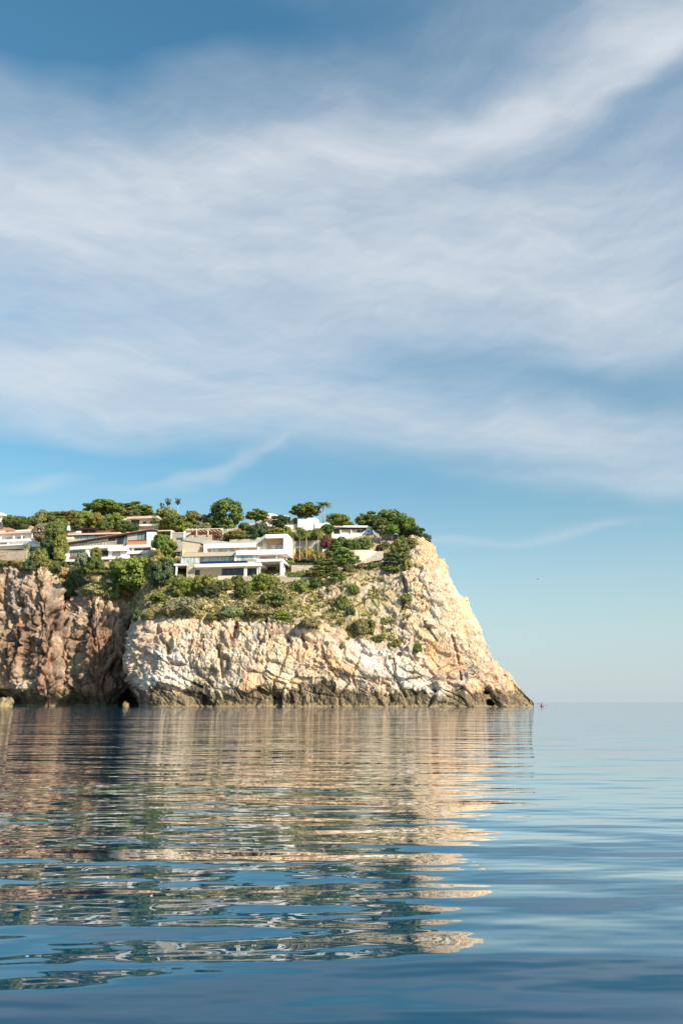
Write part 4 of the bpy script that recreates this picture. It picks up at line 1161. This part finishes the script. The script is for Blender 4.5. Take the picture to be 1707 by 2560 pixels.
plant('round', 955, 1338, 52, 46, 'dark', 'dark tree in front of the end clump by the bungalow gable', Y=246, var=2)
plant('round', 1012, 1345, 66, 58, 'pine', 'pine on the seaward shoulder of the end clump', Y=236, var=1, name='round_pine')
plant('round', 1036, 1354, 56, 40, 'dark', 'low wind cut pine where the crest starts to fall', Y=232, var=2, name='round_pine')
plant('bush', 1058, 1362, 42, 34, 'deep', 'last dark bush on the falling edge of the crest', Y=229)
plant('round', 980, 1337, 36, 26, 'lime', 'bright green round bush in front of the end clump', 'bush', Y=233, var=0, name='bush')
plant('round', 955, 1336, 30, 22, 'grey', 'grey green shrub at the top of the upper stone wall', 'bush', Y=234, name='bush')
# western wood behind the villas
gw = 'trees of the western hilltop'
for a in [('round', 50, 1332, 62, 44, 'dark', 'dark dense tree above the terraced villa', 278),
          ('round', 26, 1326, 44, 42, 'mid', 'green tree behind the terracotta gable', 284), ('round', 82, 1326, 40, 34, 'mid', 'mid green tree right of the small terracotta gable', 284),
          ('round', 108, 1330, 56, 54, 'olive', 'olive coloured tree between the dark tree and the green wood', 280),
          ('round', 102, 1356, 46, 48, 'grey', 'pale greyish leafed tree at the east end of the terraced villa', 258),
          ('round', 140, 1326, 60, 50, 'mid', 'mid green tree on the hilltop west of the rusty one', 280),
          ('round', 172, 1322, 60, 44, 'yellow', 'yellow green tree just west of the rusty tree', 279),
          ('round', 184, 1306, 44, 30, 'rust', 'rusty red leafed tree on the hilltop', 284),
          ('round', 212, 1322, 58, 48, 'yellow', 'tall yellow green tree between the rusty tree and umbrella pines', 274),
          ('round', 200, 1328, 52, 34, 'olive', 'olive tree directly above the roof canopy', 268), ('round', 150, 1340, 50, 44, 'mid', 'leafy tree left of the white roof chimney', 264),
          ('round', 244, 1330, 50, 46, 'yellow', 'yellow tree above the pink roof slab', 266), ('round', 292, 1328, 60, 44, 'lime', 'bright yellow green tree beside the pink roofed house', 262),
          ('round', 262, 1334, 40, 32, 'dark', 'dark tree at the foot of the bright yellow green one', 258), ('round', 312, 1333, 50, 32, 'dark', 'dark green tree on the roof edge below the pink roof house', 254),
          ('round', 335, 1330, 30, 24, 'deep', 'small dark tree against the stone base', 254),
          ('round', 138, 1358, 54, 56, 'mid', 'ivy covered tall shrub between two white villas', 250), ('round', 122, 1388, 44, 48, 'deep', 'dark tall shrub at the end of the white balconies', 250),
          ('round', 150, 1392, 40, 56, 'bright', 'tall bright green shrub beside the bay box of the eave villa', 246), ('round', 118, 1402, 34, 34, 'deep', 'dark tree beneath the dark tall shrub', 248),
          ('bush', 96, 1402, 44, 34, 'lime', 'bright green clipped bush at the end of the rubble wall', 246), ('bush', 70, 1396, 30, 36, 'grey', 'grey bush growing on the rubble wall edge', 250),
          ('bush', 148, 1396, 34, 26, 'yellow', 'yellow green bush below the tall bright shrub', 244)]:
    plant(a[0], a[1], a[2], a[3], a[4], a[5], a[6], group=gw, Y=a[7])
# between the villas and along the crest
for a in [('round', 412, 1326, 60, 56, 'olive', 'olive green tree under the bare palm stems', 262), ('round', 440, 1332, 66, 52, 'bright', 'bright green tree right of the pink roof house', 256),
          ('round', 398, 1318, 40, 40, 'yellow', 'yellowish tree at the gable of the pink roof house', 258), ('round', 482, 1318, 46, 44, 'olive', 'olive tree east of the bare palm stems', 262), ('round', 508, 1318, 40, 30, 'grey', 'grey green tree left of the big round pine', 262),
          ('bush', 465, 1326, 40, 24, 'bright', 'bright bush above the pergola beam', 246), ('bush', 505, 1322, 46, 16, 'grey', 'grey bush behind the pergola rafters', 250),
          ('round', 700, 1320, 56, 30, 'deep', 'dark round tree in front of the round white villa', 256), ('bush', 612, 1324, 36, 20, 'dark', 'dark bush at the foot of the small leaning pine', 248),
          ('bush', 650, 1328, 70, 18, 'dark', 'long dark shrub under the crest villa', 246), ('bush', 585, 1344, 60, 18, 'mid', 'clipped shrub beneath the white rail fence', 240), ('bush', 620, 1346, 60, 20, 'mid', 'green shrub on the bank above the pool villa roof', 240),
          ('bush', 655, 1344, 56, 36, 'deep', 'dark shrub behind the ramp of the pool villa roof', 239), ('bush', 690, 1336, 52, 18, 'yellow', 'yellow shrub directly above the white frame roof', 238), ('bush', 715, 1336, 30, 20, 'yellow', 'yellow shrub at the corner of the white frame roof', 237),
          ('bush', 595, 1334, 28, 12, 'brown', 'brownish shrub among pale rocks near the rail fence', 242), ('bush', 545, 1342, 22, 14, 'rust', 'rusty shrub between stones right of the pergola', 240),
          ('round', 845, 1316, 60, 34, 'bright', 'bright green shrubbery tree behind the long low wing', 256), ('bush', 872, 1316, 40, 14, 'bright', 'green shrub behind the bungalow roof', 256),
          ('round', 818, 1338, 40, 30, 'dark', 'dark tree between the low wing and the bungalow', 241)]:
    plant(a[0], a[1], a[2], a[3], a[4], a[5], a[6], Y=a[7], name='broadleaf_tree' if a[0] == 'round' else None)
# palms
palm(808, 1312, 1264, 27, 'date', 'olive', 'lone tall feather palm standing against the sky', 260, thick=.2, name='date_palm')
palm(829, 1316, 1300, 20, 'bushy', 'mid', 'short bushy palm at the foot of the lone tall palm', 258, thick=.3, name='date_palm')
palm(842, 1318, 1306, 16, 'bushy', 'bright', 'second short bushy palm, nearer the bungalow', 257, thick=.3, name='date_palm')
gp = 'slim palms in the villa garden'
for (x, b_, t_, c_, l_, Y_) in ((733, 1408, 1334, 15, 'slim garden palm nearest the white frame of the villa', 228), (749, 1406, 1322, 13, 'tallest slim garden palm, second from the villa', 229),
                                (766, 1405, 1330, 15, 'slim garden palm, third from the villa', 228), (795, 1374, 1328, 19, 'spreading palm in front of the long retaining wall', 233),
                                (789, 1408, 1380, 12, 'short garden palm before the ochre wall', 226)):
    palm(x, b_, t_, c_ * 1.15, 'slim', 'bright', l_, Y_, gp, .14)
# palms killed by beetles: bare stems with stubs
def bare_palm(px, py, top, Y, label, n=4, w_=9):
    g_ = at(px, py, Y); r_ = empty('bare_palm', g_); h_ = at(px, top, Y).z - g_.z; k = Y / F
    MB().tube([(0, 0, -.5), (.1, 0, h_ * .5), (0, 0, h_)], [.27, .22, .16], 8).build('trunk', M['palebark'], r_)
    mb = MB(); r = random.Random(px)
    for i in range(n):
        a = i * 6.28 / n + .4; L = w_ * k * .62
        mb.tube([(0, 0, h_ - .2), (math.cos(a) * L * .4, math.sin(a) * L * .4, h_ + L * .8), (math.cos(a) * L * .75, math.sin(a) * L * .5, h_ + L * r.uniform(1.6, 2.4))], [.13, .20, .12], 6)
        for q_ in range(5):
            a2 = a + r.uniform(-.9, .9); z_ = h_ + L * r.uniform(.5, 2.0)
            mb.tube([(math.cos(a) * L * .5, math.sin(a) * L * .5, z_), (math.cos(a2) * L * .95, math.sin(a2) * L * .8, z_ - .35)], [.12, .04], 5)
    mb.build('frond_stubs', M['darkwood'], r_); tag(r_, label, 'palm', 'bare palm stems on the crest')
bare_palm(403, 1305, 1272, 262, 'shortest bare palm stem beside the pink roof house', 3, 12)
bare_palm(418, 1302, 1264, 263, 'bare palm stem with a forked top, between two others', 4, 15)
bare_palm(443, 1300, 1262, 264, 'bare palm stem on the east side of the three', 4, 13)
bare_palm(469, 1312, 1286, 260, 'low bare palm stem apart from the three taller ones', 3, 9)

# gardens and slope: bushes and small trees, each placed where its foot shows
SLOPE = [
 # between the villas
 ('round', 408, 1378, 40, 40, 'bright', 'bright leafy tree between the two big villas', 238), ('bush', 394, 1366, 34, 28, 'mid', 'leafy green bush against the tall white pier', 240), ('bush', 418, 1356, 30, 24, 'yellow', 'yellow green bush below the entrance gate', 240), ('round', 424, 1396, 40, 44, 'bright', 'leafy tree at the foot of the grey stair wall', 231),
 ('bush', 398, 1402, 40, 34, 'gold', 'golden flowering bush beside the orange garage', 231), ('bush', 388, 1412, 30, 20, 'gold', 'low golden bush at the end of the white pier', 230), ('bush', 420, 1408, 50, 16, 'yellow', 'yellow green bush before the carport', 229),
 ('bush', 404, 1344, 28, 18, 'yellow', 'yellow bush under the cream garden beam', 240),
 # big trees under the western villa
 ('round', 342, 1478, 104, 84, 'bright', 'large bright green tree under the orange garage, hanging over the cove', None), ('round', 300, 1476, 74, 78, 'pine', 'dark feathery pine left of the large bright tree', None),
 ('round', 398, 1474, 66, 78, 'deep', 'blue green tree right of the large bright tree', None), ('round', 425, 1440, 44, 44, 'deep', 'dark tree beside the carport', None),
 ('bush', 240, 1484, 80, 34, 'grey', 'wide greyish bush hanging over the cove cliff', None), ('bush', 200, 1462, 60, 56, 'deep', 'blue green bush over the dark gully', None), ('bush', 182, 1486, 44, 46, 'deep', 'dark bush trailing into the gully', None),
 ('bush', 283, 1494, 56, 40, 'olive', 'olive bush at the edge above the red rocks', None),
 ('bush', 208, 1410, 40, 28, 'grey', 'spiky grey green bush under the white parapet', 234), ('round', 240, 1402, 30, 34, 'bright', 'small light green tree growing against the villa loggia', 233), ('bush', 238, 1418, 44, 28, 'dark', 'dark bush left of the red shutter', 233),
 ('bush', 290, 1420, 34, 22, 'bright', 'bright bush right of the red shutter', 232), ('bush', 250, 1432, 40, 18, 'olive', 'olive bush below the red shutter', None), ('bush', 215, 1430, 44, 26, 'bright', 'green bush in the garden below the spiky one', None),
 ('bush', 160, 1416, 50, 26, 'olive', 'olive bush at the top of the gully', None), ('bush', 128, 1424, 54, 30, 'dark', 'dark green bush on the cliff edge west of the gully', None), ('bush', 100, 1412, 60, 36, 'mid', 'mid green bush hanging below the clipped bush', None),
 ('bush', 76, 1424, 44, 22, 'deep', 'dark bush on the western cliff edge', None), ('bush', 30, 1414, 60, 16, 'brown', 'brownish low shrub on the western cliff edge', None), ('bush', -12, 1414, 60, 18, 'olive', 'olive low shrub at the western end of the cliff edge', None), ('bush', 150, 1436, 40, 22, 'dry', 'dry tan bush beside the gully mouth', None),
 # under the pool villa
 ('round', 470, 1492, 62, 50, 'bright', 'bright bushy tree under the carport', None), ('round', 445, 1492, 54, 48, 'mid', 'green bushy tree left of the bright one under the carport', None), ('round', 512, 1488, 62, 54, 'bright', 'bushy tree hiding the small dark window', None), ('round', 528, 1496, 50, 34, 'deep', 'dark low tree below the small dark window', None),
 ('bush', 562, 1472, 54, 22, 'olive', 'olive bush below the cream parapet', None), ('bush', 598, 1466, 34, 26, 'dark', 'dark bush at the end of the cream parapet', None), ('bush', 610, 1492, 50, 26, 'dark', 'dark mound bush above the footpath end', None),
 ('round', 652, 1476, 60, 40, 'lime', 'yellow green spreading tree in front of the open cellar', None), ('bush', 632, 1474, 44, 28, 'bright', 'bright bush left of the spreading tree', None), ('bush', 685, 1470, 40, 28, 'olive', 'olive bush right of the spreading tree', None),
 ('bush', 690, 1510, 76, 34, 'mid', 'wide green bush below the rubble wall', None), ('bush', 668, 1504, 44, 24, 'deep', 'dark bush left of the wide green bush', None), ('bush', 592, 1456, 30, 16, 'mid', 'small bush against the cream parapet end', 219),
 ('bush', 462, 1532, 110, 42, 'grey', 'broad grey green shrub on the dry slope west of the footpath', None), ('bush', 430, 1530, 60, 26, 'grey', 'smaller grey green shrub beside the broad one', None), ('bush', 575, 1540, 80, 28, 'grey', 'grey green shrub just below the footpath', None), ('bush', 540, 1548, 60, 16, 'olive', 'low olive shrub on the cliff rim', None),
 ('bush', 650, 1535, 80, 28, 'brown', 'brown grey shrub in the middle of the dry slope', None), ('bush', 770, 1566, 60, 22, 'brown', 'round brown olive shrub on the rim below the cacti', None), ('bush', 705, 1545, 50, 16, 'bright', 'patch of bright low shrub on the rim', None),
 ('bush', 400, 1500, 50, 16, 'olive', 'low olive shrub right above the red rocks', None), ('bush', 372, 1548, 44, 20, 'olive', 'low shrub at the notch of the promontory', None), ('bush', 345, 1548, 34, 26, 'deep', 'dark shrub hanging in the shaded notch', None), ('bush', 328, 1490, 60, 24, 'rust', 'rust coloured dry bush above the cove', None),
 ('bush', 750, 1476, 56, 30, 'olive', 'olive shrub below the east end of the rubble wall', None), ('bush', 795, 1466, 40, 26, 'dark', 'dark shrub right of the rubble wall', None),
 # pines on the eastern slope
 ('tiers', 858, 1418, 72, 52, 'bright', 'bright spreading pine in front of the bastion, upper one', 224), ('tiers', 842, 1396, 50, 44, 'mid', 'pine at the top of the eastern garden steps', 228), ('tiers', 882, 1416, 50, 34, 'lime', 'yellow green pine branch crown touching the bastion', 223),
 ('tiers', 818, 1438, 70, 42, 'mid', 'layered pine below the spreading one', 221), ('tiers', 792, 1452, 60, 40, 'olive', 'olive layered pine beside the clipped hedge', 220), ('tiers', 846, 1458, 56, 32, 'bright', 'low bright pine at the foot of the pine group', None), ('bush', 872, 1430, 32, 26, 'dark', 'dark round bush under the pine trunk', 222),
 ('tiers', 985, 1420, 66, 48, 'deep', 'dark blue green pine below the ramp wall', 221), ('tiers', 1010, 1408, 44, 50, 'olive', 'olive pine beside the rock shoulder', 221), ('bush', 1000, 1384, 50, 34, 'mid', 'mid green shrub above the dark pine', 226), ('bush', 1026, 1372, 46, 30, 'olive', 'olive shrub on the rock shoulder', 228), ('bush', 1004, 1362, 40, 26, 'bright', 'bright shrub right of the stone walls', 230),
 ('bush', 960, 1374, 30, 24, 'dark', 'dark shrub at the foot of the lower stone wall', 229), ('bush', 948, 1376, 20, 16, 'red', 'dark red shrub beside the bastion parapet', 227), ('bush', 1020, 1424, 26, 30, 'gold', 'golden olive shrub on the bare rock shoulder', None),
 ('bush', 932, 1418, 32, 16, 'olive', 'round olive shrub below the ramp wall', None), ('bush', 905, 1420, 26, 16, 'rust', 'rusty shrub below the ramp wall', None), ('bush', 980, 1428, 50, 14, 'olive', 'flat olive shrub on the rock ledge', None),
 ('bush', 885, 1482, 32, 22, 'mid', 'round green bush alone on the rocky slope', None), ('bush', 856, 1518, 30, 30, 'mid', 'green bush lower on the rocky slope', None), ('bush', 876, 1536, 26, 18, 'deep', 'small dark bush on the rocky slope', None), ('bush', 900, 1582, 50, 38, 'olive', 'olive bush at the head of the green strip', None), ('bush', 922, 1580, 34, 30, 'mid', 'green bush at the head of the green strip', None),
 ('bush', 945, 1600, 40, 14, 'mid', 'flat green bush in the middle of the green strip', None), ('bush', 985, 1614, 36, 16, 'bright', 'bright green bush at the low end of the strip', None), ('bush', 1043, 1627, 26, 22, 'mid', 'lone green bush on the pale rock below the strip', None),
 ('bush', 815, 1612, 16, 14, 'brown', 'brown tuft on the bare lower cliff', None), ('bush', 858, 1618, 20, 14, 'brown', 'brown tuft further east on the lower cliff', None), ('bush', 1015, 1500, 30, 16, 'olive', 'olive tuft on the upper eastern rock', None), ('bush', 960, 1560, 24, 12, 'olive', 'small olive tuft above the green strip', None),
 # planting under the bungalow
 ('bush', 850, 1374, 54, 30, 'dark', 'dark hedge shrub under the bungalow, west end', 234), ('bush', 885, 1375, 60, 30, 'dark', 'dark hedge shrub under the middle of the bungalow', 233.5), ('bush', 913, 1370, 44, 27, 'olive', 'orange tipped shrub under the bungalow gable', 234.5), ('bush', 824, 1370, 40, 30, 'dark', 'dark shrub right of the spreading palm', 235),
 ('bush', 814, 1364, 26, 24, 'red', 'crimson shrub at the end of the long retaining wall', 234), ('bush', 760, 1350, 60, 26, 'dark', 'dark shrub on the long retaining wall behind the palms', 237), ('bush', 728, 1352, 34, 24, 'bright', 'green shrub behind the first slim palm', 237), ('bush', 790, 1348, 40, 24, 'dark', 'dark shrub behind the spreading palm', 238),
 # palm garden
 ('bush', 728, 1394, 30, 22, 'gold', 'golden bush at the foot of the first slim palm', 230), ('bush', 750, 1392, 36, 28, 'olive', 'olive bush between the slim palms', 231), ('bush', 776, 1392, 36, 26, 'gold', 'golden bush right of the third slim palm', 230.5), ('bush', 742, 1402, 40, 14, 'rust', 'rusty low bush beneath the slim palms', 229.5),
 ('bush', 800, 1400, 40, 24, 'gold', 'golden bush before the ochre wall', 228), ('bush', 722, 1416, 30, 22, 'lime', 'lime green bush at the end of the white terrace', 226), ('bush', 805, 1412, 44, 16, 'dark', 'dark low bush under the short palm', 226), ('bush', 820, 1390, 34, 20, 'brown', 'brown bush left of the pine group', 229),
 ('bush', 770, 1408, 70, 10, 'deep', 'low dark box bush along the palm bed', 227),
]
for a in SLOPE: plant(a[0], a[1], a[2], a[3], a[4], a[5], a[6], Y=a[7])

# clipped hedges
def hedge(px0, px1, y0, y1, Y, color, label, yaw=-5, depth=1.6):
    h_ = House('hedge', label, 'hedge', (px0 + px1) / 2, y1, Y, yaw)
    a, b_, c, e_ = h_.rect(px0, px1, y0, y1, 0); n = int((b_ - a) * (e_ - c + depth) * 42); r = np.random.RandomState(int(px0))
    pnt = np.stack([r.uniform(a, b_, n), r.uniform(0, depth, n), r.uniform(c, e_, n)], 1); nn = unit(n, r) * .5
    f_ = r.rand(n) < (e_ - c) / (e_ - c + depth)
    pnt[f_, 1] = r.uniform(-.05, .08, f_.sum()); nn[f_, 1] -= 1; pnt[~f_, 2] = e_ + r.uniform(-.08, .05, (~f_).sum()); nn[~f_, 2] += 1
    nn /= np.linalg.norm(nn, axis=1)[:, None]
    v, f = quads(pnt, nn, r.uniform(.16, .34, n), r=r)
    o = mlink('foliage', np_mesh('foliage', v, f, M['leaf']), h_.root, GREEN[color])
    MB().box(a + .1, b_ - .1, .12, depth - .1, c - .8, e_ - .12).build('branches', M['darkwood'], h_.root)
hedge(712, 781, 1431, 1443, 220, 'mid', 'clipped green hedge right of the villa columns, above the rubble wall', 2)
hedge(716, 800, 1407, 1414, 225.5, 'deep', 'long low clipped hedge behind, at the foot of the slim palms', 2)
hedge(560, 600, 1333, 1345, 240.5, 'mid', 'square clipped hedge under the white rail fence', -6)

# agaves and prickly pears on the slope
def agave_mesh():
    v = []; r = random.Random(5)
    for k in range(22):
        a = k * 2.4; u_ = .35 + .6 * r.random(); L = .8 + .3 * r.random(); d = Vector((math.cos(a), math.sin(a), 0)); s_ = Vector((-d.y, d.x, 0))
        m1 = d * L * .45 + Vector((0, 0, L * u_ * .8)); tp = d * L + Vector((0, 0, L * u_ * 1.0))
        v += [s_ * .07, m1 + s_ * .10, tp, m1 - s_ * .10]
    return np_mesh('leaves', np.array([tuple(x) for x in v]), np.arange(len(v)).reshape(-1, 4), M['leaf'])
AG = agave_mesh()
heart = MB().tube([(0, 0, -.2), (0, 0, .12)], [.16, .10], 7).mesh('heart', M['palmbark'])
for k, (x, y, s_, l_) in enumerate([(722, 1556, 1.5, 'pale agave on the cliff rim west of the brown olive shrub'), (735, 1544, 1.2, 'pale agave a little above the rim shrub'), (822, 1530, 1.5, 'agave beside pale boulders on the rocky slope'), (835, 1548, 1.3, 'agave below another one on the rocky slope'),
                                    (850, 1560, 1.2, 'agave left of the green strip head'), (800, 1546, 1.2, 'agave above the brown olive shrub'), (870, 1600, 1.1, 'agave just left of the green strip'), (808, 1520, 1.2, 'highest agave of the rocky slope'), (182, 1432, 1.4, 'agave on the gully edge under the white parapet'), (262, 1424, 1.3, 'agave in the garden beneath the red shutter')]):
    g_ = on_ground(x, y)
    if g_ is None: continue
    r_ = empty('agave', g_, k * 1.1); r_.scale = (s_, s_, s_ * .9)
    mlink('leaves', AG, r_, (.20, .22, .10)); mlink('heart', heart, r_); tag(r_, l_, 'agave', 'agaves on the slope')

# low scrub and dry grass nobody could count
r = np.random.RandomState(77); pts = []; nrm = []
tri = 0
def scrub(n, box, size, keepf=None):
    out = []; k = 0
    for _ in range(n * 3):
        if len(out) >= n: break
        x = r.uniform(box[0], box[1]); y = r.uniform(box[2], box[3])
        if keepf and not keepf(x, y): continue
        d = ray(x, y).normalized(); h_ = BVH.ray_cast(CAMV, d)
        if h_[0] is None: continue
        out.append(h_[0])
    return out
rim = lambda x: np.interp(x, [-80, 50, 115, 165, 225, 290, 340, 400, 500, 700, 800, 900, 980, 1040], [1425, 1418, 1424, 1465, 1480, 1500, 1530, 1546, 1552, 1562, 1580, 1600, 1618, 1560])
def ok(x, y):
    q_ = fbm(np.array([[x * .022, y * .045, 3.0]]), 3)[0]
    if x < 300: return y < rim(x) and q_ > -.2
    e_ = 760 + (1560 - y) * .9
    lim = rim(x) - 4
    if y > lim: return False
    if x > 800: return q_ > -.05 + (x - 800) * .0022
    return q_ > -.38
cl = scrub(6800, (-60, 1040, 1395, 1600), 1, ok)
def scrub_mesh(name, cents, leaf, per, spread, seed):
    r_ = np.random.RandomState(seed); C_ = np.repeat(np.array([tuple(c) for c in cents]), per, 0)
    n = len(C_); sc = np.repeat(r_.uniform(.5, 1.3, len(cents)), per)
    C_ = C_ + unit(n, r_) * np.array([1, 1, .55]) * (spread * sc)[:, None] * r_.rand(n, 1) ** .5; C_[:, 2] += .12 * sc
    nn = unit(n, r_) + np.array([0, -.3, .5]); nn /= np.linalg.norm(nn, axis=1)[:, None]
    v, f = quads(C_, nn, leaf * r_.uniform(.6, 1.4, n), r=r_); return np_mesh(name, v, f, M['leaf'])
third = len(cl) // 3
for nm, a_, b_, colr, lf in (('scrub_grass', 0, third, GREEN['dry'], .30), ('scrub_heath', third, 2 * third, (.29, .26, .14), .30), ('scrub_green', 2 * third, len(cl), (.20, .22, .08), .30)):
    o = bpy.data.objects.new(nm, scrub_mesh(nm, cl[a_:b_], lf, 15, .55, a_ + 3)); COL.objects.link(o); o.color = (*colr, 1)
    tag(o, kind='stuff', label={'scrub_grass': 'dry tan grass tufts on the slope', 'scrub_heath': 'olive brown heath covering the slope', 'scrub_green': 'low green scrub on the slope'}[nm], cat='scrub')

# loose boulders on the slope and at the waterline
def boulder_mesh(seed):
    rr_ = np.random.RandomState(seed); import bmesh
    bm = bmesh.new(); bmesh.ops.create_icosphere(bm, subdivisions=3, radius=1.0)
    v = np.array([tuple(x.co) for x in bm.verts]); fc_, e_ = facets(v * 1.1 + seed * 3.7); v = v * (1 + fc_[:, None] * .42 - .1 * (e_[:, None] < .1)); v[:, 2] *= .75
    for x, c in zip(bm.verts, v): x.co = c
    me_ = bpy.data.meshes.new('boulder'); bm.to_mesh(me_); bm.free(); me_.materials.append(M['rock']); return me_
BM = [boulder_mesh(s_) for s_ in (1, 2, 3, 4)]
BO = [(14, 1751, 2.2, 'sunlit boulder standing in the water below the western cliff'), (-4, 1752, 1.5, 'smaller sunlit boulder beside it at the edge of view'), (315, 1752, .9, 'pale pinnacle rock in the mouth of the dark sea cave'),
      (826, 1474, 1.2, 'pale boulder on the slope below the layered pines'), (805, 1488, .9, 'small pale boulder right of the olive shrub'), (842, 1500, 1.1, 'pale boulder between green bushes on the rocky slope'), (770, 1500, .9, 'small boulder on the dry slope'),
      (830, 1506, .8, 'boulder above the agaves'), (365, 1522, 1.2, 'pale boulder at the notch above the promontory'), (390, 1528, .9, 'small boulder near the notch above the promontory'), (610, 1334, 1.2, 'pale rock on the bank above the pool villa'), (622, 1341, .9, 'lower pale rock on the bank above the pool villa'),
      (862, 1436, 1.1, 'pale rock beside the pine trunk'), (720, 1478, .9, 'rock below the rubble wall'), (548, 1339, .8, 'pale stone right of the pergola pier'), (563, 1343, .8, 'pale stone near the clipped hedge'), (545, 1484, .6, 'small stone above the footpath, left of centre'), (575, 1486, .6, 'small stone above the footpath, right of centre')]
for k, (x, y, s_, l_) in enumerate(BO):
    Yf = {14: 226, -4: 226, 315: 205, 610: 241, 622: 239, 548: 240, 563: 240}.get(x)
    g_ = at(x, y, Yf) if Yf else on_ground(x, y)
    if g_ is None: continue
    if x in (14, -4, 315): g_.z = .35
    o = bpy.data.objects.new('boulder', BM[k % 4]); COL.objects.link(o); o.location = g_; o.scale = (s_, s_ * .9, s_ * (1.5 if x in (14, 315) else 1)); o.rotation_euler = (0, 0, k * 1.3)
    tag(o, l_, 'boulder', 'loose boulders')

for k, (x, dy, s_) in enumerate([(432, 1.2, .55), (520, .8, .7), (612, 1.0, .5), (668, .6, .8), (742, 1.0, .6), (838, .7, .75), (930, 1.1, .5), (1012, .6, .7), (1105, .9, .55), (1180, .8, .7), (1262, .8, .5), (1300, 1.0, .45)]):
    d_ = ray(x, 1764); g_ = BVH.ray_cast(Vector((0, 0, .5)), Vector((d_.x, d_.y, 0)).normalized())[0]
    if g_ is None: continue
    o = bpy.data.objects.new('shore_rock', BM[(k * 3) % 4]); COL.objects.link(o); o.location = (g_.x, g_.y - dy, .05); o.scale = (s_ * 1.5, s_, s_ * .8); o.rotation_euler = (0, 0, k * 2.1)
    tag(o, 'small wet rock in the water at the foot of the pale cliff', 'rock', 'small rocks along the waterline')
